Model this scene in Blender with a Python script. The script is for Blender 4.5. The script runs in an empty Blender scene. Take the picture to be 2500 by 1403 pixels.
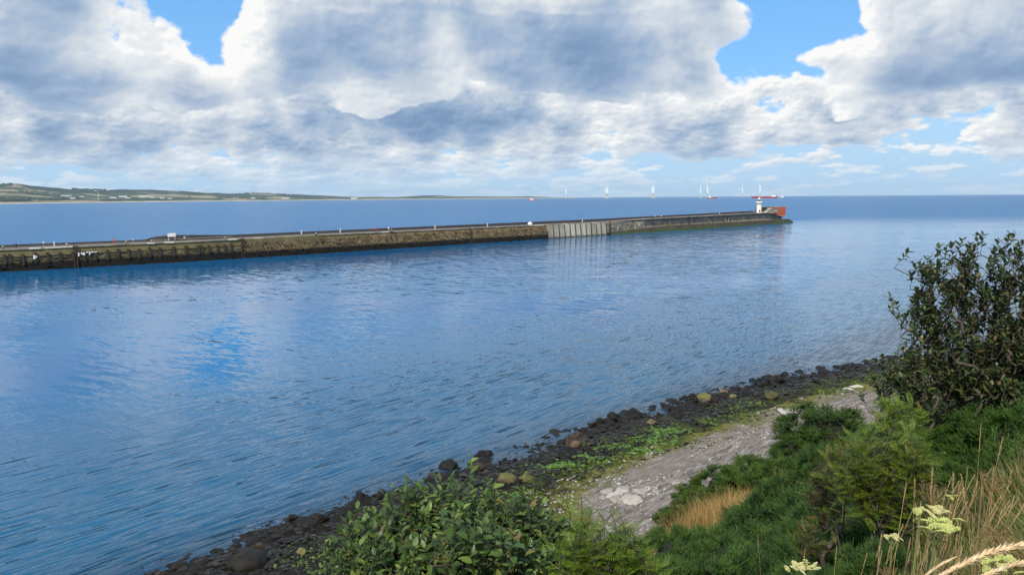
import bpy, bmesh, math, random
import numpy as np
from mathutils import Vector, Matrix, Euler

random.seed(7)
RNG = np.random.default_rng(7)
scene = bpy.context.scene
COL = scene.collection
PI = math.pi

# ------------------------------------------------------------------ camera
CAMZ = 20.0
PXW, PXH, FPX = 2500.0, 1403.0, 1889.0
SLOPE = 0.0068
PITCH = math.atan((PXH / 2 - 481.7) / FPX)
ROLL = math.atan(SLOPE)
_f = np.array([0, math.cos(PITCH), -math.sin(PITCH)])
_r = np.array([1.0, 0, 0])
_u = np.cross(_r, _f)
cam = bpy.data.cameras.new('camera')
cam.sensor_width = 36.0
cam.lens = FPX / PXW * 36.0
cam.clip_start = 0.1
cam.clip_end = 120000.0
camo = bpy.data.objects.new('camera', cam)
COL.objects.link(camo)
_c, _s = math.cos(ROLL), math.sin(ROLL)
_R = _r * _c - _u * _s
_U = _u * _c + _r * _s
camo.matrix_world = Matrix(((_R[0], _U[0], -_f[0], 0), (_R[1], _U[1], -_f[1], 0),
                            (_R[2], _U[2], -_f[2], CAMZ), (0, 0, 0, 1)))
scene.camera = camo


def ray(px, py):
    """direction (world) of a sight line of the survey photograph"""
    x = (px - PXW / 2) / FPX
    y = -(py - PXH / 2) / FPX
    return _f + x * _R + y * _U


def atz(px, py, z=0.0):
    d = ray(px, py)
    t = (z - CAMZ) / d[2]
    return np.array([0, 0, CAMZ]) + t * d


def aty(px, py, Y):
    d = ray(px, py)
    return np.array([0, 0, CAMZ]) + Y / d[1] * d


# ------------------------------------------------------------------ light
SUN_AZ = math.radians(200.0)      # clockwise from the view axis: behind, a little to the left
SUN_EL = math.radians(44.0)
TO_SUN = Vector((math.sin(SUN_AZ) * math.cos(SUN_EL), math.cos(SUN_AZ) * math.cos(SUN_EL), math.sin(SUN_EL)))
sun = bpy.data.lights.new('sun', 'SUN')
sun.energy = 4.9
sun.angle = math.radians(0.6)
sun.color = (1.0, 0.92, 0.79)
suno = bpy.data.objects.new('sun', sun)
COL.objects.link(suno)
suno.location = (0, -60, 90)
suno.rotation_euler = TO_SUN.to_track_quat('Z', 'Y').to_euler()

vs = scene.view_settings
scene.display_settings.display_device = 'sRGB'
vs.view_transform = 'Standard'
vs.look = 'None'
vs.exposure = 0.0
vs.gamma = 1.0
vs.use_curve_mapping = False
scene.render.engine = 'CYCLES'
cy = scene.cycles
cy.use_denoising = True
cy.max_bounces = 6
cy.diffuse_bounces = 2
cy.glossy_bounces = 3
cy.transmission_bounces = 3
cy.transparent_max_bounces = 6
cy.volume_bounces = 0
cy.caustics_reflective = False
cy.caustics_refractive = False
cy.use_adaptive_sampling = True
cy.adaptive_threshold = 0.02


# ------------------------------------------------------------------ node helper
class NT:
    def __init__(self, tree):
        self.t = tree
        self.n = tree.nodes
        self.l = tree.links

    def node(self, typ, **kw):
        nd = self.n.new(typ)
        for k, v in kw.items():
            setattr(nd, k, v)
        return nd

    def put(self, sock, val):
        if isinstance(val, bpy.types.NodeSocket):
            self.l.new(val, sock)
        elif val is not None:
            sock.default_value = val

    def m(self, op, a, b=None, c=None, clamp=False):
        nd = self.node('ShaderNodeMath', operation=op, use_clamp=clamp)
        for i, v in enumerate((a, b, c)):
            if v is not None:
                self.put(nd.inputs[i], v)
        return nd.outputs[0]

    def vm(self, op, a, b=None, scale=None):
        nd = self.node('ShaderNodeVectorMath', operation=op)
        self.put(nd.inputs[0], a)
        if b is not None:
            self.put(nd.inputs[1], b)
        if scale is not None:
            self.put(nd.inputs['Scale'], scale)
        return nd.outputs['Value'] if op in ('DOT_PRODUCT', 'LENGTH') else nd.outputs[0]

    def xyz(self, x, y, z):
        nd = self.node('ShaderNodeCombineXYZ')
        for i, v in enumerate((x, y, z)):
            self.put(nd.inputs[i], v)
        return nd.outputs[0]

    def sep(self, v):
        nd = self.node('ShaderNodeSeparateXYZ')
        self.put(nd.inputs[0], v)
        return nd.outputs

    def noise(self, vec, scale=1.0, detail=4.0, rough=0.55, dims='3D', dist=0.0, col=False):
        nd = self.node('ShaderNodeTexNoise', noise_dimensions=dims)
        self.put(nd.inputs['Vector'], vec)
        self.put(nd.inputs['Scale'], scale)
        self.put(nd.inputs['Detail'], detail)
        self.put(nd.inputs['Roughness'], rough)
        self.put(nd.inputs['Distortion'], dist)
        return nd.outputs['Color' if col else 'Fac']

    def voro(self, vec, scale=1.0, out='Color', dims='3D', feature='F1', rnd=1.0):
        nd = self.node('ShaderNodeTexVoronoi', voronoi_dimensions=dims, feature=feature)
        self.put(nd.inputs['Vector'], vec)
        self.put(nd.inputs['Scale'], scale)
        self.put(nd.inputs['Randomness'], rnd)
        return nd.outputs[out]

    def ramp(self, fac, stops, interp='LINEAR'):
        nd = self.node('ShaderNodeValToRGB')
        cr = nd.color_ramp
        cr.interpolation = interp
        while len(cr.elements) < len(stops):
            cr.elements.new(0.5)
        for e, (p, c) in zip(cr.elements, stops):
            e.position = p
        for e, (p, c) in zip(cr.elements, stops):
            e.color = (c[0], c[1], c[2], 1.0) if not isinstance(c, (int, float)) else (c, c, c, 1.0)
        self.put(nd.inputs[0], fac)
        return nd.outputs[0]

    def mix(self, fac, a, b, blend='MIX'):
        nd = self.node('ShaderNodeMix', data_type='RGBA', blend_type=blend)
        self.put(nd.inputs[0], fac)
        for i, v in ((6, a), (7, b)):
            if isinstance(v, tuple) and len(v) == 3:
                v = (*v, 1.0)
            self.put(nd.inputs[i], v)
        return nd.outputs[2]

    def ss(self, x, lo, hi, to0=0.0, to1=1.0):
        nd = self.node('ShaderNodeMapRange', interpolation_type='SMOOTHSTEP')
        self.put(nd.inputs[0], x)
        for i, v in ((1, lo), (2, hi), (3, to0), (4, to1)):
            self.put(nd.inputs[i], v)
        return nd.outputs[0]

    def bump(self, h, strength=0.3, dist=0.05, normal=None):
        nd = self.node('ShaderNodeBump')
        nd.inputs['Strength'].default_value = strength
        nd.inputs['Distance'].default_value = dist
        self.put(nd.inputs['Height'], h)
        if normal is not None:
            self.put(nd.inputs['Normal'], normal)
        return nd.outputs[0]


# ------------------------------------------------------------------ sky
world = bpy.data.worlds.new('World')
scene.world = world
world.use_nodes = True
world.cycles.sampling_method = 'MANUAL'
world.cycles.sample_map_resolution = 512
W = NT(world.node_tree)
W.n.clear()
SKY_STRENGTH = 0.1


def sky_uv(px, py):
    d = ray(px, py)
    d = d / np.linalg.norm(d)
    return math.degrees(math.atan2(d[0], d[1])), math.degrees(math.asin(d[2]))


def build_sky():
    nd = W.node('ShaderNodeTexCoord')
    dirv = W.vm('NORMALIZE', nd.outputs['Generated'])
    x, y, z = W.sep(dirv)
    zc = W.m('MAXIMUM', z, 0.0)
    rad = W.m('SQRT', W.m('ADD', W.m('MULTIPLY', x, x), W.m('MULTIPLY', y, y)))
    rad = W.m('MAXIMUM', rad, 0.02)
    ex = W.m('DIVIDE', x, rad)
    ey = W.m('DIVIDE', y, rad)
    u = W.m('MULTIPLY', W.m('ARCTAN2', x, y), 57.2958)
    v = W.m('MULTIPLY', W.m('ARCSINE', zc), 57.2958)

    # how cloudy the sky is, by bearing, at six heights above the horizon
    cov = {
        12.0: [(0, .86), (200, .84), (320, .66), (420, .40), (470, .14), (560, .02), (610, .30), (680, .82), (800, .95), (1300, .93),
               (1600, .86), (1780, .72), (1880, .46), (1960, .16), (2040, .06), (2110, .26), (2180, .66), (2270, .92), (2500, .95)],
        9.5: [(0, .93), (300, .92), (450, .84), (520, .56), (555, .34), (600, .74), (700, .96), (1500, .92),
              (1650, .76), (1750, .46), (1830, .12), (1930, .08), (1990, .42), (2060, .84), (2150, .96), (2500, .97)],
        7.5: [(0, .90), (500, .86), (700, .74), (900, .74), (1050, .82), (1300, .86), (1500, .76), (1700, .78), (1800, .42), (1880, .34), (1970, .44),
              (2060, .78), (2300, .95), (2500, .9)],
        5.5: [(0, .95), (300, 1.0), (700, 1.05), (1000, 1.08), (1300, .96), (1500, .86), (1700, 1.0), (1850, 1.0), (2000, .86), (2200, .80), (2500, .84)],
        3.5: [(0, .84), (400, .86), (800, .86), (1200, .80), (1500, .74), (1700, .80), (1900, .70), (2100, .64), (2300, .64), (2450, .78)],
        1.5: [(0, .60), (800, .62), (1500, .58), (2500, .50)],
    }
    # cloud shade painted by bearing and height: the flat undersides are the high values
    dark = {
        12.0: [(0, 1.2), (200, .9), (320, .2), (420, .3), (650, 0), (800, .35), (1000, .7), (1150, 1.0), (1500, .9), (1800, .5),
               (2060, 0), (2200, .25), (2400, .6), (2500, .6)],
        9.5: [(0, .5), (200, .6), (450, .4), (600, 0), (700, .3), (900, .8), (1100, .5), (1250, 1.0), (1350, .7), (1500, 1.1), (1700, 1.3),
              (1780, .9), (2000, .4), (2060, .05), (2200, .6), (2500, 1.0)],
        7.5: [(0, 1.5), (300, 1.6), (480, 1.4), (560, .7), (700, .45), (900, .3), (1000, .5), (1200, 1.2), (1300, .9), (1450, .6), (1600, 1.2),
              (1780, .9), (1900, .3), (2050, 1.1), (2200, 1.7), (2400, 1.4), (2500, 1.1)],
        5.5: [(0, .8), (200, .7), (400, .4), (600, .7), (700, .9), (900, 1.2), (1100, 1.4), (1250, 1.3), (1400, .5), (1500, .2), (1600, .7),
              (1750, 0), (1850, .1), (2000, .6), (2200, .7), (2500, .7)],
        3.5: [(0, .9), (300, .8), (600, .7), (750, .4), (900, .5), (1200, .4), (1300, .2), (1500, .5), (1700, .2), (1900, .6), (2200, .7),
              (2400, .1), (2500, .1)],
        1.5: [(0, .3), (2500, .3)],
    }
    bands = [12.0, 9.5, 7.5, 5.5, 3.5, 1.5]

    def stops(trip, cov=cov):
        us = sorted({round(sky_uv(p, 250)[0], 2) for b in trip for p, _ in cov[b]})
        if len(us) > 32:
            us = list(np.linspace(us[0], us[-1], 32))
        out = []
        for uu in us:
            c = []
            for b in trip:
                pu = [sky_uv(p, 250)[0] for p, _ in cov[b]]
                c.append(float(np.interp(uu, pu, [q for _, q in cov[b]])))
            out.append(((uu + 40) / 80, tuple(c)))
        return out
    st_hi, st_lo = stops(bands[:3]), stops(bands[3:])
    dk_hi, dk_lo = stops(bands[:3], dark), stops(bands[3:], dark)

    # weights of the six heights: the high deck (flat feet near 6.4 degrees) and the far rows under it
    w_hi = [(p / 20, c) for p, c in ((0, (0, 0, 0)), (5.2, (0, 0, 0)), (7.3, (0, 0, .95)), (7.6, (0, 0, 1)), (9.5, (0, 1, 0)), (12, (1, 0, 0)), (13.2, (1, 0, 0)), (15.5, (0, 0, 0)), (20, (0, 0, 0)))]
    w_lo = [(p / 20, c) for p, c in ((0, (0, 0, 1)), (1.5, (0, 0, 1)), (3.5, (0, 1, 0)), (5.5, (1, 0, 0)), (7.6, (.9, 0, 0)), (9.5, (0, 0, 0)), (20, (0, 0, 0)))]
    k = 1 / SKY_STRENGTH

    def look_up(st, wt, uu, vv):
        tu = W.m('MULTIPLY_ADD', uu, 1 / 80, 0.5)
        tv = W.m('MULTIPLY', vv, 1 / 20)
        return W.vm('DOT_PRODUCT', W.ramp(tu, st), W.ramp(tv, wt))

    # the feet of the clouds are not all at one height
    wn = W.node('ShaderNodeTexNoise', noise_dimensions='3D')
    W.put(wn.inputs['Vector'], W.xyz(W.m('MULTIPLY', ex, 4.2), W.m('MULTIPLY', ey, 4.2), W.m('MULTIPLY', v, 0.10)))
    wn.inputs['Scale'].default_value = 1.0
    wn.inputs['Detail'].default_value = 4.0
    wn.inputs['Roughness'].default_value = 0.5
    wc = W.sep(wn.outputs['Color'])
    warp_v = W.m('MULTIPLY', W.m('SUBTRACT', wc[0], 0.5), 7.0)
    warp_u = W.m('MULTIPLY', W.m('SUBTRACT', wc[1], 0.5), 5.0)

    def density(high, du, dv, detail, puff, seed, sx, sy, gain, vscale, edge):
        uu = W.m('ADD', u, du)
        vv = W.m('ADD', v, dv)
        if high:
            c = look_up(st_hi, w_hi, W.m('ADD', uu, warp_u), W.m('ADD', vv, warp_v))
            # above the strip near the horizon the cover settles to a broken sky
            c = W.m('ADD', c, W.m('MULTIPLY', W.m('MULTIPLY_ADD', vv, 1 / 2.3, -13.2 / 2.3, clamp=True), 0.72))
            c = W.m('ADD', c, W.ss(vv, 26.0, 50.0, 0.0, -0.30))
        else:
            c = look_up(st_lo, w_lo, uu, W.m('ADD', vv, W.m('MULTIPLY', warp_v, 0.5)))
        dr = du / 57.2958
        cxx = W.m('ADD', ex, W.m('MULTIPLY', ey, dr))
        cyy = W.m('SUBTRACT', ey, W.m('MULTIPLY', ex, dr))
        vw = W.m('MULTIPLY', W.m('LOGARITHM', W.m('MULTIPLY_ADD', vv, 1 / 2.5, 1.0), 2.718282), 6.0)
        vec = W.xyz(W.m('MULTIPLY', cxx, sx), W.m('MULTIPLY', cyy, sx), W.m('MULTIPLY_ADD', vw, sy, seed))
        n = W.noise(vec, 1.0, detail, 0.53)
        h = W.m('MULTIPLY', W.m('SUBTRACT', n, 0.5), gain)
        vo = W.node('ShaderNodeTexVoronoi', voronoi_dimensions='3D', feature='F1')
        vo.normalize = True
        wv = W.vm('ADD', vec, W.vm('SCALE', W.xyz(n, n, n), scale=0.35))
        W.put(vo.inputs['Vector'], wv)
        vo.inputs['Scale'].default_value = vscale
        vo.inputs['Detail'].default_value = puff
        vo.inputs['Roughness'].default_value = 0.48
        vo.inputs['Lacunarity'].default_value = 2.1
        h = W.m('ADD', h, W.m('MULTIPLY_ADD', vo.outputs['Distance'], -gain, 0.28 * gain))
        h = W.m('ADD', c, h)
        return W.ss(h, *edge), W.ss(h, 0.42, 1.6), h, c

    SHADES = [(0.05, (0.19, 0.31, 0.50)), (0.16, (0.33, 0.45, 0.63)), (0.34, (0.54, 0.62, 0.73)), (0.58, (0.73, 0.775, 0.825)), (0.80, (0.84, 0.865, 0.89)), (0.98, (0.98, 0.98, 0.965))]

    def shade(tau):
        return W.ramp(W.m('POWER', 2.71828, W.m('MULTIPLY', W.m('MAXIMUM', tau, 0.0), -1.0)), SHADES)

    def bulk(high, off, kw, dk, dkw, rel):
        dens, t0, h0, c0 = density(high, 0.0, 0.0, 8.0, 5.0, **kw)
        (a1, b1), (a2, b2), (a3, b3) = off
        _, t1, h1, _ = density(high, a1, b1, 7.0, 3.5, **kw)
        _, t2, h2, _ = density(high, a2, b2, 3.0, 1.0, **kw)
        _, t3, h3, _ = density(high, a3, b3, 2.0, 0.0, **kw)
        tau = W.m('ADD', W.m('MULTIPLY', t1, 0.45), W.m('ADD', W.m('MULTIPLY', t2, 0.85), W.m('MULTIPLY', t3, 0.75)))
        tau = W.m('ADD', tau, W.m('MULTIPLY', W.m('SUBTRACT', h1, h0), rel))
        thick = W.ss(h0, 0.46, 1.0, 0.10, 1.0)
        tau = W.m('ADD', tau, W.m('MULTIPLY', W.m('MULTIPLY', dk, thick), dkw))
        return dens, shade(tau)

    jn = W.noise(W.xyz(W.m('MULTIPLY', ex, 9.0), W.m('MULTIPLY', ey, 9.0), W.m('MULTIPLY', v, 0.35)), 1.0, 3.0)
    jn = W.m('SUBTRACT', jn, 0.5)
    uj = W.m('MULTIPLY_ADD', jn, 9.0, u)
    vj = W.m('MULTIPLY_ADD', jn, 2.2, v)
    dk_h = look_up(dk_hi, w_hi, uj, vj)
    dk_l = look_up(dk_lo, w_lo, uj, vj)
    far_a, far_c = bulk(False, ((-0.12, 0.18), (-0.3, 0.7), (-0.5, 1.6)), dict(seed=21.7, sx=13.0, sy=0.52, gain=1.7, vscale=1.4, edge=(0.42, 0.58)), dk_l, 0.85, 2.6)
    top_a, top_c = bulk(True, ((-0.20, 0.29), (-0.6, 1.3), (-0.9, 3.0)), dict(seed=3.7, sx=7.0, sy=0.34, gain=1.5, vscale=1.4, edge=(0.42, 0.54)), dk_h, 0.90, 2.9)
    cc = W.mix(top_a, far_c, top_c)
    d0 = W.m('MAXIMUM', far_a, top_a)
    ccs = W.vm('SCALE', cc, scale=k)

    sk = W.node('ShaderNodeTexSky', sky_type='NISHITA')
    sk.sun_disc = False
    sk.sun_elevation = SUN_EL
    sk.sun_rotation = SUN_AZ
    sk.altitude = 0
    sk.air_density = 1.0
    sk.dust_density = 0.1
    sk.ozone_density = 1.6
    hs = W.node('ShaderNodeHueSaturation')
    hs.inputs['Saturation'].default_value = 1.25
    hs.inputs['Value'].default_value = 1.6
    W.l.new(sk.outputs[0], hs.inputs['Color'])
    blue = W.mix(0.7, hs.outputs[0], (0.17 * k, 0.47 * k, 0.95 * k))
    sky = W.mix(W.ss(v, 0.0, 9.0, 0.92, 0.0), blue, (0.46 * k, 0.68 * k, 0.90 * k))
    # thin far cloud fades into the air above the horizon
    far = W.ss(v, 0.3, 4.0, 0.30, 1.0)
    fac = W.m('MULTIPLY', d0, far)
    out = W.mix(fac, sky, ccs)
    bg = W.node('ShaderNodeBackground')
    W.put(bg.inputs['Color'], out)
    bg.inputs['Strength'].default_value = SKY_STRENGTH
    wo = W.node('ShaderNodeOutputWorld')
    W.l.new(bg.outputs[0], wo.inputs['Surface'])


build_sky()


# ------------------------------------------------------------------ object helpers
def link(o, parent=None):
    COL.objects.link(o)
    if parent is not None:
        o.parent = parent
    return o


def tag(o, label=None, cat=None, group=None, kind=None):
    if label:
        o['label'] = label
    if cat:
        o['category'] = cat
    if group:
        o['group'] = group
    if kind:
        o['kind'] = kind
    return o


def empty(name, loc, rz=0.0):
    o = bpy.data.objects.new(name, None)
    o.empty_display_size = 0.3
    o.location = loc
    o.rotation_euler = (0, 0, rz)
    COL.objects.link(o)
    return o


def np_mesh(name, verts, faces, smooth=False):
    """verts (n,3) array, faces (m,k) int array"""
    me = bpy.data.meshes.new(name)
    verts = np.asarray(verts, dtype=np.float32)
    faces = np.asarray(faces, dtype=np.int32)
    n, (m, k) = len(verts), faces.shape
    me.vertices.add(n)
    me.vertices.foreach_set('co', verts.ravel())
    me.loops.add(m * k)
    me.loops.foreach_set('vertex_index', faces.ravel())
    me.polygons.add(m)
    me.polygons.foreach_set('loop_start', np.arange(0, m * k, k, dtype=np.int32))
    me.polygons.foreach_set('loop_total', np.full(m, k, dtype=np.int32))
    me.polygons.foreach_set('use_smooth', np.full(m, smooth, dtype=bool))
    me.update(calc_edges=True)
    return me


def obj(name, me, mat, parent=None, loc=None):
    if mat is not None and not me.materials:
        me.materials.append(mat)
    o = bpy.data.objects.new(name, me)
    link(o, parent)
    if loc is not None:
        o.location = loc
    return o


class MB:
    """collects shapes; build() makes ONE mesh object of them"""
    def __init__(self):
        self.v, self.f = [], []

    def add(self, vs_, fs_, mtx=None):
        b = len(self.v)
        for p in vs_:
            p = Vector(p)
            self.v.append(tuple(mtx @ p) if mtx is not None else tuple(p))
        self.f += [tuple(b + i for i in f) for f in fs_]
        return self

    def box(self, c, s, rz=0.0, taper=1.0, mtx=None):
        hx, hy, hz = s[0] / 2, s[1] / 2, s[2] / 2
        vs_ = [(-hx, -hy, -hz), (hx, -hy, -hz), (hx, hy, -hz), (-hx, hy, -hz),
               (-hx * taper, -hy * taper, hz), (hx * taper, -hy * taper, hz), (hx * taper, hy * taper, hz), (-hx * taper, hy * taper, hz)]
        m = Matrix.Translation(c) @ Matrix.Rotation(rz, 4, 'Z')
        if mtx is not None:
            m = m @ mtx
        return self.add(vs_, [(3, 2, 1, 0), (4, 5, 6, 7), (0, 1, 5, 4), (1, 2, 6, 5), (2, 3, 7, 6), (3, 0, 4, 7)], m)

    def tube(self, pts, rad, n=6, cap=True):
        pts = [Vector(p) for p in pts]
        if isinstance(rad, (int, float)):
            rad = [rad] * len(pts)
        rad = [float(r) for r in rad]
        b = len(self.v)
        for i, p in enumerate(pts):
            d = (pts[min(i + 1, len(pts) - 1)] - pts[max(i - 1, 0)])
            if d.length < 1e-9:
                d = Vector((0, 0, 1))
            d.normalize()
            a = d.orthogonal().normalized() if abs(d.z) > 0.98 else d.cross(Vector((0, 0, 1))).normalized()
            c = d.cross(a)
            for j in range(n):
                t = 2 * PI * j / n
                self.v.append(tuple(p + rad[i] * (math.cos(t) * a + math.sin(t) * c)))
        for i in range(len(pts) - 1):
            for j in range(n):
                k = (j + 1) % n
                self.f.append((b + i * n + j, b + i * n + k, b + (i + 1) * n + k, b + (i + 1) * n + j))
        if cap:
            self.f.append(tuple(b + j for j in reversed(range(n))))
            self.f.append(tuple(b + (len(pts) - 1) * n + j for j in range(n)))
        return self

    def lathe(self, prof, n=8, c=(0, 0, 0), rot=0.0):
        b = len(self.v)
        for r, z in prof:
            for j in range(n):
                t = 2 * PI * j / n + rot
                self.v.append((c[0] + r * math.cos(t), c[1] + r * math.sin(t), c[2] + z))
        for i in range(len(prof) - 1):
            for j in range(n):
                k = (j + 1) % n
                self.f.append((b + i * n + j, b + i * n + k, b + (i + 1) * n + k, b + (i + 1) * n + j))
        self.f.append(tuple(b + j for j in reversed(range(n))))
        self.f.append(tuple(b + (len(prof) - 1) * n + j for j in range(n)))
        return self

    def loft(self, rings):
        b = len(self.v)
        n = len(rings[0])
        for r in rings:
            self.v += [tuple(p) for p in r]
        for i in range(len(rings) - 1):
            for j in range(n):
                k = (j + 1) % n
                self.f.append((b + i * n + j, b + i * n + k, b + (i + 1) * n + k, b + (i + 1) * n + j))
        self.f.append(tuple(b + j for j in reversed(range(n))))
        self.f.append(tuple(b + (len(rings) - 1) * n + j for j in range(n)))
        return self

    def mesh(self, name, mat=None, smooth=False, origin=None):
        me = bpy.data.meshes.new(name)
        v = self.v
        if origin is not None:
            v = [(p[0] - origin[0], p[1] - origin[1], p[2] - origin[2]) for p in v]
        me.from_pydata(v, [], self.f)
        if smooth:
            me.polygons.foreach_set('use_smooth', [True] * len(me.polygons))
        me.update()
        if mat:
            me.materials.append(mat)
        return me

    def build(self, name, mat, parent=None, smooth=False, origin=None, loc=None):
        return obj(name, self.mesh(name, mat, smooth, origin), mat, parent, loc)


def copy_tree(o, parent=None):
    c = o.copy()
    COL.objects.link(c)
    if parent is not None:
        c.parent = parent
    for ch in list(o.children):
        copy_tree(ch, c)
    return c


# ------------------------------------------------------------------ materials
def new_mat(name):
    m = bpy.data.materials.new(name)
    m.use_nodes = True
    T = NT(m.node_tree)
    T.n.clear()
    out = T.node('ShaderNodeOutputMaterial')
    return m, T, out


def principled(T, col, rough=0.6, normal=None, spec=0.5, metallic=0.0, ior=1.45):
    p = T.node('ShaderNodeBsdfPrincipled')
    if isinstance(col, tuple):
        col = (*col[:3], 1.0)
    T.put(p.inputs['Base Color'], col)
    T.put(p.inputs['Roughness'], rough)
    p.inputs['Specular IOR Level'].default_value = spec
    p.inputs['Metallic'].default_value = metallic
    p.inputs['IOR'].default_value = ior
    if normal is not None:
        T.put(p.inputs['Normal'], normal)
    return p


def simple_mat(name, c1, c2=None, scale=2.0, rough=0.6, bump=0.0, bscale=8.0, rand=0.0, spec=0.4, coords='Object', metallic=0.0):
    m, T, out = new_mat(name)
    tc = T.node('ShaderNodeTexCoord').outputs['Object'] if coords == 'Object' else T.node('ShaderNodeNewGeometry').outputs['Position']
    col = (*c1, 1.0)
    if c2 is not None:
        n = T.noise(tc, scale, 6.0, 0.62)
        col = T.mix(T.ss(n, 0.34, 0.66), c1, c2)
    if rand > 0:
        oi = T.node('ShaderNodeObjectInfo').outputs['Random']
        g = T.node('ShaderNodeNewGeometry').outputs['Random Per Island']
        rr = T.m('FRACT', T.m('ADD', oi, g))
        val = T.m('MULTIPLY_ADD', rr, 2 * rand, 1.0 - rand)
        hs = T.node('ShaderNodeHueSaturation')
        T.put(hs.inputs['Value'], val)
        T.put(hs.inputs['Color'], col)
        col = hs.outputs[0]
    nrm = None
    if bump > 0:
        nrm = T.bump(T.noise(tc, bscale, 5.0, 0.6), bump, 0.1)
    p = principled(T, col, rough, nrm, spec, metallic)
    T.l.new(p.outputs[0], out.inputs[0])
    return m


def leaf_mat(name, cols, rough=0.45, trans=0.28, back=None, spec=0.5):
    """cols: list of (position, colour) over a per-leaf random value"""
    m, T, out = new_mat(name)
    oi = T.node('ShaderNodeObjectInfo').outputs['Random']
    geo = T.node('ShaderNodeNewGeometry')
    rr = T.m('FRACT', T.m('ADD', oi, geo.outputs['Random Per Island']))
    col = T.ramp(rr, cols)
    big = T.noise(geo.outputs['Position'], 2.3, 2.0)
    hs = T.node('ShaderNodeHueSaturation')
    T.put(hs.inputs['Value'], T.ss(big, 0.3, 0.7, 0.72, 1.28))
    T.put(hs.inputs['Color'], col)
    col = hs.outputs[0]
    if back is not None:
        col = T.mix(geo.outputs['Backfacing'], col, back)
    p = principled(T, col, rough, None, spec)
    tr = T.node('ShaderNodeBsdfTranslucent')
    T.put(tr.inputs['Color'], T.mix(0.5, col, (0.10, 0.16, 0.01), 'ADD'))
    mx = T.node('ShaderNodeMixShader')
    mx.inputs[0].default_value = trans
    T.l.new(p.outputs[0], mx.inputs[1])
    T.l.new(tr.outputs[0], mx.inputs[2])
    T.l.new(mx.outputs[0], out.inputs[0])
    return m


# ------------------------------------------------------------------ numpy noise
_LAT = np.random.default_rng(3).random((256, 256))


def vnoise(x, y):
    xi, yi = np.floor(x).astype(int), np.floor(y).astype(int)
    fx, fy = x - xi, y - yi
    fx, fy = fx * fx * (3 - 2 * fx), fy * fy * (3 - 2 * fy)
    a = _LAT[xi % 256, yi % 256]
    b = _LAT[(xi + 1) % 256, yi % 256]
    c = _LAT[xi % 256, (yi + 1) % 256]
    d = _LAT[(xi + 1) % 256, (yi + 1) % 256]
    return (a * (1 - fx) + b * fx) * (1 - fy) + (c * (1 - fx) + d * fx) * fy


def fbm(x, y, o=4, g=0.5):
    s, a, t = 0.0, 1.0, 0.0
    for i in range(o):
        s = s + a * vnoise(x * 2 ** i + 17.3 * i, y * 2 ** i + 9.1 * i)
        t += a
        a *= g
    return s / t


def sstep(a, b, x):
    t = np.clip((x - a) / (b - a), 0, 1)
    return t * t * (3 - 2 * t)


# ------------------------------------------------------------------ ground
SH = np.array([(-75, -20), (-45, 10), (-19.4, 39.4), (-13.7, 45.8), (-4.6, 54.6), (2.6, 61.2), (13.5, 71.2), (29.5, 83.5), (42.5, 90.5),
               (70, 104), (130, 128), (240, 160)], float)
_seg = np.r_[0, np.cumsum(np.hypot(*np.diff(SH, axis=0).T))]
_tt = np.linspace(0, _seg[-1], 700)
SHX, SHY = np.interp(_tt, _seg, SH[:, 0]), np.interp(_tt, _seg, SH[:, 1])
_k = np.hanning(61)
_k /= _k.sum()


def _smooth(a):
    p = np.r_[a[0] + (a[0] - a[1:31][::-1]) * 1.0, a, a[-1] + (a[-1] - a[-31:-1][::-1])]
    return np.convolve(p, _k, 'valid')


SHX, SHY = _smooth(SHX), _smooth(SHY)
_tx, _ty = np.gradient(SHX), np.gradient(SHY)
_tl = np.hypot(_tx, _ty)
SNX, SNY = _ty / _tl, -_tx / _tl        # inland normal
SA = np.r_[0, np.cumsum(np.hypot(np.diff(SHX), np.diff(SHY)))]
A0 = float(np.interp(0.0, SHX, SA))
SA = SA - A0                             # 0 where the shore crosses x = 0


def shore_as(x, y):
    """along-shore metres and metres inland of a point"""
    x, y = np.atleast_1d(np.asarray(x, float)), np.atleast_1d(np.asarray(y, float))
    d = (x[:, None] - SHX[None]) ** 2 + (y[:, None] - SHY[None]) ** 2
    i = d.argmin(1)
    s = (x - SHX[i]) * SNX[i] + (y - SHY[i]) * SNY[i]
    return SA[i], s


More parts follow.
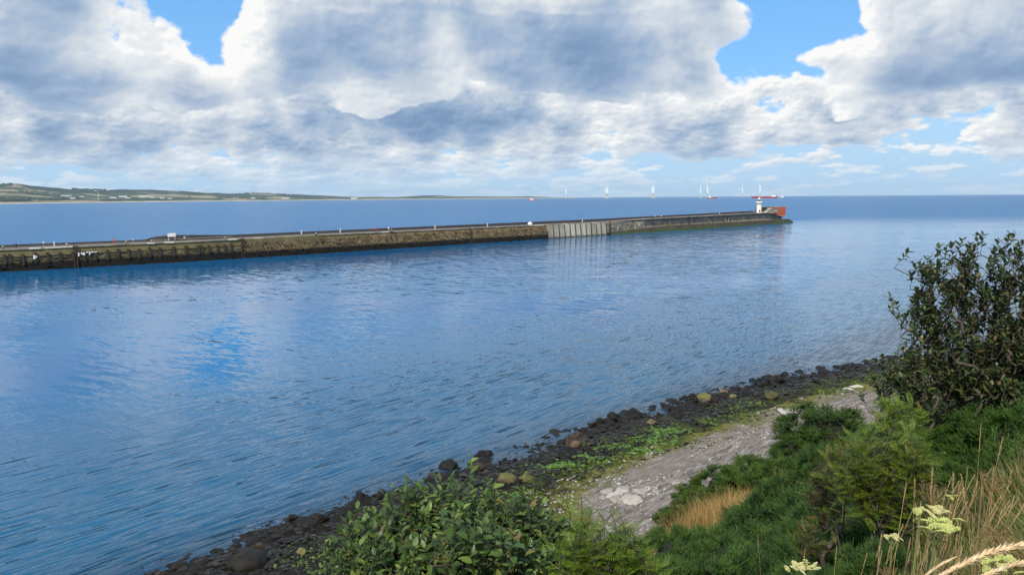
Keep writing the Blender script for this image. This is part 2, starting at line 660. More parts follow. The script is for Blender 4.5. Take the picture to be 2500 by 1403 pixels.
def height(x, y, a, s):
    z = np.interp(s, [-40, -12, -3, 0, 6, 12, 20, 24, 33, 40.5, 44, 90], [-5, -1.6, -0.35, 0.0, 0.62, 1.15, 2.1, 3.4, 11.0, 18.2, 18.7, 21])
    # rocky shore
    beach = sstep(-8, 0, s) * (1 - sstep(20, 24, s))
    z = z + beach * (0.55 * (fbm(a * 0.16 + 5, s * 0.2 + 3, 4) - 0.5) + 0.25 * (fbm(a * 0.9, s * 0.9, 3) - 0.5))
    rocky = sstep(-6, -1, s) * (1 - sstep(7, 11, s))
    z = z + rocky * 0.28 * (np.abs(fbm(a * 1.6 + 9, s * 1.6, 3) - 0.5) * 2 - 0.25)
    # tilted slabs of bedrock: long benches parallel to the shore
    bed = sstep(11, 14, s + 2.0 * (fbm(a * 0.15 + 40, s * 0.1, 2) - 0.5)) * (1 - sstep(20.5, 23, s))
    q = (s + 0.05 * a + 3.0 * fbm(a * 0.10, s * 0.25, 3)) / 0.85
    saw = (q - np.floor(q))
    crack = fbm(a * 0.55 + 80, s * 2.2, 3)
    z = z + bed * (0.20 * (1 - saw) ** 1.6 * (0.4 + 1.2 * fbm(a * 0.35, s * 0.6 + 50, 2)) + 0.34 * (crack - 0.5))
    # the bank bulges towards the right of the path
    b = x / np.maximum(y, 0.5)
    z = z + (1.4 * sstep(.08, .28, b) * np.exp(-((y - 13.5) / 5.0) ** 2) + 0.95 * np.exp(-((b - .185) / .085) ** 2) * np.exp(-((y - 11.8) / 2.1) ** 2)) * sstep(26, 32, s)
    z = z + 0.6 * sstep(.35, .6, b) * np.exp(-(y / 4.0) ** 2) * sstep(0.2, 1.5, y)
    hill = sstep(22, 27, s)
    z = z + hill * (0.5 * (fbm(x * 0.4 + 3, y * 0.4, 3) - 0.5) + 0.14 * (fbm(x * 2.2, y * 2.2, 3) - 0.5))
    return z


def gz(x, y):
    a, s = shore_as([x], [y])
    return float(height(np.array([x]), np.array([y]), a, s)[0])


def gz_arr(x, y):
    out = np.zeros(len(x))
    for i in range(0, len(x), 4000):
        a, s = shore_as(x[i:i + 4000], y[i:i + 4000])
        out[i:i + 4000] = height(x[i:i + 4000], y[i:i + 4000], a, s)
    return out


def strip_mesh(name, aa, ss_):
    px = np.interp(aa, SA, SHX)
    py = np.interp(aa, SA, SHY)
    nx = np.interp(aa, SA, SNX)
    ny = np.interp(aa, SA, SNY)
    X = px[:, None] + nx[:, None] * ss_[None]
    Y = py[:, None] + ny[:, None] * ss_[None]
    A = np.repeat(aa[:, None], len(ss_), 1)
    S = np.repeat(ss_[None], len(aa), 0)
    Z = height(X.ravel(), Y.ravel(), A.ravel(), S.ravel())
    v = np.c_[X.ravel(), Y.ravel(), Z]
    n, m = len(aa), len(ss_)
    i = (np.arange(n - 1)[:, None] * m + np.arange(m - 1)[None]).ravel()
    f = np.c_[i, i + 1, i + m + 1, i + m][:, ::-1]
    me = np_mesh(name, v, f, smooth=True)
    at = me.attributes.new('inland', 'FLOAT', 'POINT')
    at.data.foreach_set('value', S.ravel().astype(np.float32))
    at = me.attributes.new('along', 'FLOAT', 'POINT')
    at.data.foreach_set('value', A.ravel().astype(np.float32))
    return me


def beach_mat():
    m, T, out = new_mat('shore_rock')
    pos = T.node('ShaderNodeNewGeometry').outputs['Position']
    at = T.node('ShaderNodeAttribute', attribute_name='inland')
    s = at.outputs['Fac']
    al = T.node('ShaderNodeAttribute', attribute_name='along').outputs['Fac']
    w1 = T.noise(pos, 0.22, 5.0, 0.6)
    w2 = T.noise(pos, 1.3, 5.0, 0.65)
    w3 = T.noise(pos, 5.0, 4.0, 0.65)
    strat = T.xyz(T.m('MULTIPLY', al, 0.5), T.m('MULTIPLY', T.m('ADD', s, T.m('MULTIPLY', al, 0.05)), 3.0), 0.0)
    st = T.noise(strat, 1.0, 6.0, 0.65, dist=0.3)
    rock = T.ramp(st, [(0.30, (0.07, 0.06, 0.055)), (0.44, (0.15, 0.13, 0.115)), (0.56, (0.23, 0.205, 0.185)), (0.68, (0.36, 0.33, 0.31))])
    rock = T.mix(T.ss(w1, 0.45, 0.65, 0.0, 0.55), rock, (0.21, 0.165, 0.135), 'MIX')
    weed = T.ramp(w3, [(0.3, (0.004, 0.0035, 0.003)), (0.6, (0.012, 0.010, 0.007)), (0.78, (0.03, 0.026, 0.012))])
    grn = T.ramp(w3, [(0.3, (0.014, 0.024, 0.005)), (0.5, (0.045, 0.07, 0.010)), (0.7, (0.13, 0.18, 0.016))])
    yel = T.ramp(w2, [(0.3, (0.13, 0.12, 0.025)), (0.7, (0.24, 0.23, 0.04))])
    # zone limits wander along the shore; the weed reaches higher at the near end
    s = T.m('ADD', s, T.ss(al, -14.0, -2.0, -7.0, 0.0))
    sw = T.m('ADD', s, T.m('MULTIPLY', T.m('SUBTRACT', w1, 0.5), 9.0))
    sw = T.m('ADD', sw, T.m('MULTIPLY', T.m('SUBTRACT', w2, 0.5), 5.0))
    patch = T.ss(T.noise(pos, 0.5, 5.0, 0.6), 0.50, 0.60)
    streak = T.ss(T.noise(strat, 0.8, 5.0, 0.7), 0.44, 0.60)
    col = T.mix(T.m('MULTIPLY', T.ss(sw, 1.5, 6.5), T.m('MULTIPLY_ADD', patch, 0.55, T.m('MULTIPLY', streak, 0.4))), weed, grn)
    col = T.mix(T.m('MULTIPLY', T.ss(sw, 7.0, 9.5), T.m('MULTIPLY_ADD', w3, 1.0, 0.1)), col, yel)
    col = T.mix(T.ss(sw, 9.0, 11.5), col, rock)
    bm = T.bump(T.m('ADD', T.m('MULTIPLY', st, 0.8), w3), 0.7, 0.22)
    wet = T.ss(s, 1.0, 9.0, 0.6, 0.9)
    p = principled(T, col, wet, bm, 0.2)
    T.l.new(p.outputs[0], out.inputs[0])
    return m


def hill_mat():
    m, T, out = new_mat('bank_soil')
    pos = T.node('ShaderNodeNewGeometry').outputs['Position']
    n = T.noise(pos, 1.1, 6.0, 0.65)
    n2 = T.noise(pos, 9.0, 5.0, 0.65)
    col = T.ramp(n, [(0.32, (0.035, 0.055, 0.015)), (0.5, (0.075, 0.075, 0.028)), (0.66, (0.20, 0.14, 0.055))])
    col = T.mix(T.ss(n2, 0.35, 0.7), col, (0.03, 0.03, 0.014))
    p = principled(T, col, 0.9, T.bump(n2, 0.8, 0.08), 0.2)
    T.l.new(p.outputs[0], out.inputs[0])
    return m


aa_ = np.r_[np.arange(-60, -32, 0.6), np.arange(-32, 75, 0.22), np.arange(75, 190, 1.0)]
sb_ = np.r_[np.arange(-14, -3, 0.5), np.arange(-3, 21.001, 0.18)]
sb_[-1] = 21.0
tag(obj('beach', strip_mesh('beach', aa_, sb_), beach_mat()), kind='structure')
sh_ = np.r_[np.arange(21.0, 50, 0.35), np.arange(50, 95, 2.0)]
ah_ = np.r_[np.arange(-60, 70, 0.45), np.arange(70, 190, 1.5)]
tag(obj('hillside', strip_mesh('hillside', ah_, sh_), hill_mat()), kind='structure')


# ------------------------------------------------------------------ sea
PB = np.array([-101.0, 254.0])         # bend of the pier, foot of its near face
PD1 = np.array([69.0, 57.0]) / math.hypot(69, 57)
PD2 = np.array([309.0, 317.0]) / math.hypot(309, 317)


def sea_mat():
    m, T, out = new_mat('sea_water')
    pos = T.node('ShaderNodeNewGeometry').outputs['Position']
    x, y, z = T.sep(pos)

    def train(ang, lam, stretch, detail, seed, rough=0.5):
        """ripples running along heading ang (degrees): slope along the heading"""
        c, s = math.cos(math.radians(ang)), math.sin(math.radians(ang))
        a = T.m('ADD', T.m('MULTIPLY', x, c / lam), T.m('MULTIPLY', y, s / lam))
        b = T.m('ADD', T.m('MULTIPLY', x, -s / (lam * stretch)), T.m('MULTIPLY', y, c / (lam * stretch)))
        n = T.noise(T.xyz(T.m('ADD', a, seed), b, 0.0), 1.0, detail, rough, dims='2D', dist=0.35)
        n = T.m('MULTIPLY', T.m('SUBTRACT', n, 0.5), 2.0)
        return n, (c, s)

    # distance seaward of the pier, and metres off the near shore
    nx, ny = -PD2[1], PD2[0]
    dp = T.m('ADD', T.m('MULTIPLY', T.m('SUBTRACT', x, float(PB[0])), float(nx)), T.m('MULTIPLY', T.m('SUBTRACT', y, float(PB[1])), float(ny)))
    beyond = T.m('MULTIPLY_ADD', x, -1.0, 235.0)
    outer = T.m('MAXIMUM', T.ss(dp, -5.0, 30.0), T.ss(y, 420.0, 760.0))
    ds = T.m('ADD', T.m('MULTIPLY', x, -0.70), T.m('MULTIPLY', T.m('SUBTRACT', y, 57.0), 0.71))
    near = T.ss(ds, 4.0, 60.0, 1.0, 0.0)
    # cat's paws and slicks
    big = T.noise(T.xyz(T.m('MULTIPLY', x, 0.011), T.m('MULTIPLY', y, 0.026), 0.0), 1.0, 4.0, 0.6, dims='2D', dist=0.6)
    med = T.noise(T.xyz(T.m('MULTIPLY', x, 0.05), T.m('MULTIPLY', y, 0.12), 3.0), 1.0, 4.0, 0.65, dims='2D', dist=0.4)
    gust = T.m('MULTIPLY_ADD', T.ss(big, 0.32, 0.66), 0.8, 0.35)
    gust = T.m('MULTIPLY', gust, T.m('MULTIPLY_ADD', T.ss(med, 0.3, 0.7), 0.75, 0.62))
    gust = T.m('MULTIPLY', gust, T.m('MULTIPLY_ADD', outer, 0.9, T.m('MULTIPLY_ADD', near, 0.45, 0.54)))
    gust = T.mix(T.m('MULTIPLY', near, 0.7), gust, (1.15, 1.15, 1.15))
    # the left side lies in the lee of the bank
    gust = T.m('MULTIPLY', gust, T.ss(T.m('ADD', x, T.m('MULTIPLY', med, 40.0)), -70.0, 70.0, 0.55, 1.0))
    sx, sy = 0.0, 0.0
    layers = [
        (train(-42, 0.30, 13.0, 1.0, 0.0), 0.64, near),
        (train(-37, 0.50, 11.0, 1.0, 5.0), 0.52, near),
        (train(48, 0.5, 5.5, 2.0, 11.0), 0.34, T.m('SUBTRACT', 1.0, T.m('MULTIPLY', near, 0.6))),
        (train(62, 1.3, 5.0, 2.0, 23.0), 0.30, T.m('SUBTRACT', 1.0, T.m('MULTIPLY', near, 0.7))),
        (train(20, 0.22, 2.0, 2.0, 31.0), 0.26, None),
        (train(80, 4.0, 3.5, 3.0, 47.0), 0.45, outer),
    ]
    for (n, (c, s)), amp, w in layers:
        g = T.m('MULTIPLY', n, amp)
        if w is not None:
            g = T.m('MULTIPLY', g, w)
        sx = T.m('MULTIPLY_ADD', g, c, sx)
        sy = T.m('MULTIPLY_ADD', g, s, sy)
    sx = T.m('MULTIPLY', sx, gust)
    sy = T.m('MULTIPLY', sy, gust)
    nrm = T.vm('NORMALIZE', T.xyz(T.m('MULTIPLY', sx, -1.0), T.m('MULTIPLY', sy, -1.0), 1.0))
    deep = T.mix(T.ss(big, 0.3, 0.7), (0.003, 0.100, 0.265), (0.005, 0.125, 0.295))
    shal = T.mix(T.ss(ds, 6.0, 70.0, 0.75, 0.0), deep, (0.018, 0.085, 0.150))
    shal = T.mix(T.ss(ds, -1.0, 9.0, 0.8, 0.0), shal, (0.012, 0.030, 0.055))
    p = principled(T, shal, T.m('MULTIPLY_ADD', outer, 0.32, 0.05), nrm, 0.32, 0.0, 1.333)
    T.l.new(p.outputs[0], out.inputs[0])
    return m


def sea_mesh():
    # fan of rings, finer close to the shore, out to the horizon
    R = [0, 60, 120, 250, 500, 1000, 2000, 4000, 8000, 16000, 26000]
    n = 48
    v = [(0, 0, 0)]
    for r in R[1:]:
        v += [(r * math.cos(2 * PI * j / n), r * math.sin(2 * PI * j / n), 0) for j in range(n)]
    f = [(0, 1 + j, 1 + (j + 1) % n) for j in range(n)]
    for i in range(len(R) - 2):
        b = 1 + i * n
        f += [(b + j, b + n + j, b + n + (j + 1) % n, b + (j + 1) % n) for j in range(n)]
    me = bpy.data.meshes.new('sea')
    me.from_pydata(v, [], f)
    me.update()
    return me


SEA_MAT = sea_mat()
tag(obj('sea', sea_mesh(), SEA_MAT), kind='structure')
# ------------------------------------------------------------------ far coast
def horizon_y(px):
    return 481.7 + (PXW / 2 - px) * SLOPE


CO_PX = np.arange(-420, 1420, 6.0)


def coast_tables():
    d0 = np.interp(CO_PX, [-420, 0, 300, 600, 900, 1290, 1420], [5200, 6000, 7600, 9200, 10800, 13500, 15000])
    sky_px = [-420, 0, 40, 70, 95, 140, 170, 250, 300, 420, 480, 560, 640, 700, 770, 840, 900, 960, 1000, 1040, 1100, 1200, 1290, 1340, 1420]
    sky_py = [452, 459, 456.5, 459.5, 461, 463, 465, 467, 466, 466.5, 470, 472, 473, 474.5, 477, 479.5, 480, 481, 480, 477.6, 478.6, 479.6, 479.5, 481, 483]
    sk = np.interp(CO_PX, sky_px, sky_py)
    depth = np.interp(CO_PX, [-420, 900, 1290, 1420], [4200, 3600, 2500, 1500])
    db = d0 + depth * 0.86
    hz = CAMZ + (horizon_y(CO_PX) - sk) * db / FPX
    return d0, depth, np.maximum(hz, 3.0)


CD0, CDEP, CHZ = coast_tables()


def coast_z(i, t):
    """height over the water at depth fraction t of coast column i (arrays)"""
    hz = CHZ[i]
    low = np.interp(t, [0, 0.010, 0.035, 0.07, 0.12, 0.30], [-1.0, 1.5, 4.0, 8.0, 9.5, 15.0])
    mid = 9.5 + (hz - 9.5) * np.interp(t, [0.1, 0.35, 0.55, 0.75, 0.86, 0.95, 1.0], [0, 0.22, 0.42, 0.72, 1.0, 0.9, 0.2])
    return np.where(t < 0.1, np.minimum(low, hz * 0.8), np.maximum(mid, np.minimum(low, hz * 0.5)))


def coast_xy(i, t):
    b = np.array([ray(p, 482)[0] / ray(p, 482)[1] for p in CO_PX])[i]
    Y = (CD0[i] + t * CDEP[i]) / np.sqrt(1 + b * b)
    return b * Y, Y


def make_coast():
    ts = np.r_[0, .01, .02, .035, .05, .07, .09, np.linspace(.11, 1.0, 34)]
    I = np.repeat(np.arange(len(CO_PX))[:, None], len(ts), 1).ravel()
    T_ = np.repeat(ts[None], len(CO_PX), 0).ravel()
    X, Y = coast_xy(I, T_)
    Z = coast_z(I, T_)
    Z = Z + (T_ > 0.08) * (T_ < 0.95) * (fbm(X * 0.0022, Y * 0.0016, 4) - 0.5) * (8 + 0.22 * CHZ[I]) * sstep(0.08, 0.3, T_)
    Z = Z + (T_ > 0.03) * (T_ < 0.2) * 5.0 * (fbm(X * 0.012, Y * 0.012, 2) - 0.45)
    n, m = len(CO_PX), len(ts)
    k = (np.arange(n - 1)[:, None] * m + np.arange(m - 1)[None]).ravel()
    f = np.c_[k, k + m, k + m + 1, k + 1]
    me = np_mesh('hills', np.c_[X, Y, Z], f, True)
    at = me.attributes.new('depth', 'FLOAT', 'POINT')
    at.data.foreach_set('value', T_.astype(np.float32))
    mt, T, out = new_mat('coast_land')
    pos = T.node('ShaderNodeNewGeometry').outputs['Position']
    dt = T.node('ShaderNodeAttribute', attribute_name='depth').outputs['Fac']
    w = T.noise(pos, 0.004, 4.0, 0.6)
    pw = T.vm('ADD', T.vm('MULTIPLY', pos, (1.0, 0.8, 0.0)), T.vm('SCALE', T.noise(pos, 0.003, 2.0, col=True), scale=160.0))
    cell = T.voro(pw, 0.0030, 'Color', '2D')
    cr = T.sep(cell)[0]
    fld = T.ramp(cr, [(0.0, (0.018, 0.040, 0.018)), (0.30, (0.018, 0.040, 0.018)), (0.31, (0.27, 0.215, 0.13)), (0.46, (0.31, 0.25, 0.15)),
                      (0.47, (0.045, 0.075, 0.03)), (0.68, (0.06, 0.09, 0.035)), (0.69, (0.03, 0.055, 0.02)), (0.86, (0.03, 0.055, 0.02)), (0.87, (0.23, 0.19, 0.12))], 'CONSTANT')
    hed = T.voro(pw, 0.0030, 'Distance', '2D', 'DISTANCE_TO_EDGE')
    fld = T.mix(T.ss(hed, 0.015, 0.04, 1.0, 0.0), fld, (0.02, 0.04, 0.02))
    dune = T.mix(T.ss(w, 0.42, 0.6), (0.30, 0.23, 0.13), (0.10, 0.105, 0.045))
    sand = (0.50, 0.41, 0.30)
    dn = T.m('ADD', dt, T.m('MULTIPLY', T.m('SUBTRACT', T.noise(pos, 0.006, 3.0), 0.5), 0.05))
    col = T.mix(T.ss(dn, 0.028, 0.046), sand, dune)
    col = T.mix(T.ss(dn, 0.10, 0.13), col, fld)
    wood = T.ss(T.noise(pos, 0.0011, 4.0, 0.6), 0.47, 0.53)
    col = T.mix(T.m('MULTIPLY', wood, T.ss(dn, 0.45, 0.62)), col, (0.014, 0.03, 0.016))
    p = principled(T, col, 0.95, None, 0.1)
    T.l.new(p.outputs[0], out.inputs[0])
    tag(obj('hills', me, mt), kind='structure')


make_coast()


def coast_point(px, t):
    i = int(np.clip(round((px - CO_PX[0]) / 6.0), 0, len(CO_PX) - 1))
    X, Y = coast_xy(np.array([i]), np.array([t]))
    return float(X[0]), float(Y[0]), float(coast_z(np.array([i]), np.array([t]))[0])


# woods behind the dunes: masses of small crowns
def make_woods():
    ico = bmesh.new()
    bmesh.ops.create_icosphere(ico, subdivisions=1, radius=1.0)
    iv = np.array([v.co[:] for v in ico.verts])
    fi = np.array([[v.index for v in f.verts] for f in ico.faces])
    ico.free()
    V, F = [], []
    n = 0
    spots = [(-40, 66, .14, .22, 150, 13), (95, 150, .16, .24, 80, 9), (150, 200, .3, .4, 60, 8), (250, 300, .17, .2, 50, 7), (325, 420, .62, .7, 80, 10),
             (40, 160, .55, .65, 90, 10), (470, 560, .6, .75, 80, 10), (560, 650, .3, .4, 60, 9), (700, 780, .55, .7, 60, 10), (430, 470, .25, .32, 40, 9), (0, 30, .8, .88, 60, 12), (180, 260, .78, .88, 70, 10), (600, 700, .8, .88, 60, 10)]
    for p0, p1, t0, t1, cnt, r in spots:
        for _ in range(cnt):
            x, y, z = coast_point(random.uniform(p0, p1), random.uniform(t0, t1))
            rr = r * random.uniform(0.7, 1.3)
            V.append(iv * np.array([rr * 1.5, rr * 1.5, rr]) + np.array([x, y, z + rr * 0.4]))
            F.append(fi + n)
            n += len(iv)
    me = np_mesh('woodland', np.vstack(V), np.vstack(F), True)
    tag(obj('woodland', me, simple_mat('far_wood', (0.014, 0.032, 0.016), (0.03, 0.05, 0.02), 0.02, 0.9, rand=0.3)), kind='stuff')


make_woods()

M_WHITEWALL = simple_mat('white_wall', (0.78, 0.77, 0.74), (0.68, 0.67, 0.63), 0.5, 0.7)
M_GREYROOF = simple_mat('grey_roof', (0.30, 0.31, 0.33), (0.22, 0.23, 0.25), 0.4, 0.7)
M_DARKGLASS = simple_mat('dark_glass', (0.03, 0.04, 0.05), None, rough=0.15, spec=0.6)


def farm_building(px, t, w, d, h, label):
    x, y, z = coast_point(px, t)
    root = empty('farm_building', (x, y, z - 0.5), math.atan2(-x, y))
    tag(root, label, 'building', 'pale buildings among the far fields')
    MB().box((0, 0, h / 2), (w, d, h)).build('wall', M_WHITEWALL, root)
    b = MB()
    rh = h * 0.55
    e = 0.6
    v = [(-w / 2 - e, -d / 2 - e, h + 0.01), (w / 2 + e, -d / 2 - e, h + 0.01), (w / 2 + e, d / 2 + e, h + 0.01), (-w / 2 - e, d / 2 + e, h + 0.01),
         (-w / 2 - e, 0, h + rh), (w / 2 + e, 0, h + rh)]
    b.add(v, [(3, 2, 1, 0), (0, 1, 5, 4), (2, 3, 4, 5), (1, 2, 5), (3, 0, 4)])
    b.build('roof', M_GREYROOF, root)
    for k in range(3):
        MB().box((-w * 0.3 + k * w * 0.3, -d / 2 - 0.05, h * 0.5), (w * 0.10, 0.2, h * 0.3)).build('window', M_DARKGLASS, root)


FARMS = [
    (20, .24, 46, 18, 9, 'pale low building beside the dark wood at the left end of the far coast'),
    (160, .45, 90, 22, 10, 'long pale building on the slope left of the tall mast on the far coast'),
    (172, .30, 60, 20, 9, 'pale shed below the long building left of the far mast'),
    (196, .40, 44, 20, 9, 'small pale building closest to the left of the far mast'),
    (275, .34, 60, 22, 9, 'pale building just right of the tall mast on the far coast'),
    (300, .42, 80, 22, 11, 'broad white building in the far fields, uppermost right of the mast'),
    (312, .30, 52, 20, 9, 'white building low in the fields under the broad white one'),
    (345, .38, 60, 20, 10, 'white block half way along the far shore fields, left of the stubble field'),
    (352, .46, 110, 24, 10, 'longest pale shed on the far coast, high among the hedges'),
    (372, .36, 40, 18, 9, 'small white house under the longest pale shed on the far coast'),
    (395, .30, 46, 18, 9, 'white house above the wide stubble field on the far coast'),
    (414, .22, 40, 18, 9, 'brightest small white house close behind the far dunes'),
    (575, .34, 60, 20, 10, 'lone pale building under the dark hill where the far coast gets lower'),
    (616, .30, 56, 20, 10, 'pale building by a notch in the far dark hedge line'),
    (697, .26, 90, 26, 12, 'pale shed standing in the last stubble field of the far coast'),
    (866, .18, 80, 30, 13, 'white building over the bright strip of sand far along the coast'),
]
for a in FARMS:
    farm_building(*a)

M_STEEL = simple_mat('pale_steel', (0.62, 0.63, 0.64), None, rough=0.5)
x, y, z = coast_point(241, .16)
mast = empty('radio_mast', (x, y, z))
tag(mast, 'tall thin lattice mast rising above the far coastal fields', 'mast')
hh = 82.0
b = MB()
for i in range(3):
    a = 2 * PI * i / 3
    b.tube([(2.2 * math.cos(a), 2.2 * math.sin(a), 0), (0.9 * math.cos(a), 0.9 * math.sin(a), hh)], 0.5, 4)
b.build('leg', M_STEEL, mast)
b = MB()
for k in range(12):
    z0, z1 = k * hh / 12, (k + 1) * hh / 12
    for i in range(3):
        a0, a1 = 2 * PI * i / 3, 2 * PI * (i + 1) / 3
        r0, r1 = 2.2 - 1.3 * z0 / hh, 2.2 - 1.3 * z1 / hh
        b.tube([(r0 * math.cos(a0), r0 * math.sin(a0), z0), (r1 * math.cos(a1), r1 * math.sin(a1), z1)], 0.22, 3)
b.build('bracing', M_STEEL, mast)
MB().lathe([(2.6, 0), (2.6, 2.0)], 8, (0, 0, hh - 6)).build('antenna', M_STEEL, mast)

# ------------------------------------------------------------------ wind turbines
M_TURB = simple_mat('turbine_white', (0.86, 0.86, 0.85), None, rough=0.4)
M_YELLOW = simple_mat('jacket_yellow', (0.78, 0.66, 0.38), (0.70, 0.58, 0.32), 0.1, 0.5)


def make_turbine():
    root = empty('wind_turbine', (0, 0, 0))
    b = MB()
    for sx, sy in ((-1, -1), (1, -1), (1, 1), (-1, 1)):
        MB().tube([(sx * 12, sy * 12, -6), (sx * 6.5, sy * 6.5, 20)], 1.5, 6).build('jacket_leg', M_YELLOW, root)
    for k in range(3):
        z0, z1 = -2 + k * 7.2, 5.2 + k * 7.2
        r0, r1 = 12 - 5.5 * (z0 + 6) / 26, 12 - 5.5 * (z1 + 6) / 26
        cs = [(-1, -1), (1, -1), (1, 1), (-1, 1)]
        for i in range(4):
            p, q = cs[i], cs[(i + 1) % 4]
            b.tube([(p[0] * r0, p[1] * r0, z0), (q[0] * r1, q[1] * r1, z1)], 0.7, 5)
            b.tube([(q[0] * r0, q[1] * r0, z0), (p[0] * r1, p[1] * r1, z1)], 0.7, 5)
    b.build('jacket_brace', M_YELLOW, root)
    MB().box((0, 0, 21.2), (17, 17, 2.4)).lathe([(5.5, 0), (4.2, 6)], 12, (0, 0, 22.4)).build('platform', M_YELLOW, root)
    MB().lathe([(6.2, 0), (5.8, 40), (4.4, 88)], 14, (0, 0, 28.4)).build('tower', M_TURB, root, True)
    MB().loft([[(-2.6, -5, 116), (2.6, -5, 116), (2.6, -5, 121.5), (-2.6, -5, 121.5)], [(-3.4, 2, 115.4), (3.4, 2, 115.4), (3.4, 2, 122.6), (-3.4, 2, 122.6)],
               [(-3.2, 13, 116), (3.2, 13, 116), (3.2, 13, 122.2), (-3.2, 13, 122.2)]]).build('nacelle', M_TURB, root)
    MB().tube([(0, -5, 119), (0, -8, 119), (0, -9.6, 119)], [2.6, 2.4, 0.6], 10).build('hub', M_TURB, root)
    for k in range(3):
        bl = MB()
        rings = []
        for f, c, th in ((0.0, 4.0, 3.4), (0.06, 5.0, 2.8), (0.2, 8.0, 2.2), (0.5, 6.0, 1.6), (0.85, 3.6, 0.9), (1.0, 1.0, 0.3)):
            z = 2.0 + f * 78
            rings.append([(-c * 0.35, -th * 0.5, z), (c * 0.65, -th * 0.2, z), (c * 0.65, th * 0.2, z), (-c * 0.35, th * 0.5, z)])
        bl.loft(rings)
        o = bl.build('blade', M_TURB, root)
        o.location = (0, -7.0, 119)
        o.rotation_euler = (0, 2 * PI * k / 3, 0)
    return root


TURB = [
    (1382, 10600, -78, 0.05, 'faintest wind turbine, standing alone farthest to the left'),
    (1479, 9300, -84, 0.30, 'rear turbine of the first overlapping pair, half hidden by its neighbour'),
    (1483, 8700, -72, 0.0, 'front turbine of the overlapping pair nearest the lone faint turbine'),
    (1592, 9200, 70, 0.25, 'rear turbine of the pair left of the small red supply ship'),
    (1596, 8700, -80, 0.1, 'front turbine of the pair left of the small red supply ship'),
    (1710, 9800, -80, 0.0, 'smaller turbine just left of the one rising behind the supply ship'),
    (1727, 8600, -74, 0.0, 'turbine rising directly beside the bow of the small red supply ship'),
    (1812, 10600, -66, 0.1, 'thin far turbine between the supply ship and the red tanker'),
    (1855, 8500, -76, 0.0, 'turbine rising behind the long red tanker, above the lighthouse'),
]
proto = make_turbine()
for i, (px, Y, yaw, spin, lab) in enumerate(TURB):
    o = proto if i == 0 else copy_tree(proto)
    o.location = (aty(px, 480, Y)[0], Y, 0)
    o.rotation_euler = (0, 0, math.radians(yaw))
    tag(o, lab, 'wind turbine', 'offshore wind turbines')
    for ch in o.children:
        if ch.name.startswith('blade'):
            ch.rotation_euler[1] += spin * 2

# ------------------------------------------------------------------ ships
M_RED = simple_mat('hull_red', (0.42, 0.035, 0.03), (0.34, 0.03, 0.03), 0.05, 0.5)
M_ORANGE = simple_mat('hull_orange', (0.60, 0.10, 0.03), None, rough=0.5)
M_SHIPWHITE = simple_mat('ship_white', (0.82, 0.82, 0.80), None, rough=0.5)
M_DECK = simple_mat('deck_red', (0.30, 0.07, 0.05), None, rough=0.8)
M_NAVY = simple_mat('funnel_navy', (0.03, 0.04, 0.08), None, rough=0.5)
M_GREYHULL = simple_mat('hull_grey', (0.35, 0.37, 0.40), None, rough=0.5)


def hull_mesh(L, B, D, sheer=1.2):
    """bow towards -x"""
    mb = MB()
    rings = []
    for f in (0.0, 0.03, 0.10, 0.22, 0.5, 0.8, 0.94, 1.0):
        x = -L / 2 + f * L
        wt = B / 2 * np.interp(f, [0, .03, .1, .22, .8, .94, 1], [.05, .3, .72, 1, 1, .95, .8])
        wb = wt * np.interp(f, [0, .1, .3, .8, 1], [.1, .45, .9, .9, .6])
        top = D + sheer * D * 0.35 * max(0, (0.14 - f) / 0.14) ** 1.3
        xo = -0.03 * L * max(0, (0.08 - f) / 0.08)
        rings.append([(x + L * 0.02 * (f < .02), -wb, -1.5), (x + xo, -wt, top), (x + xo, wt, top), (x + L * 0.02 * (f < .02), wb, -1.5)])
    return mb.loft(rings)


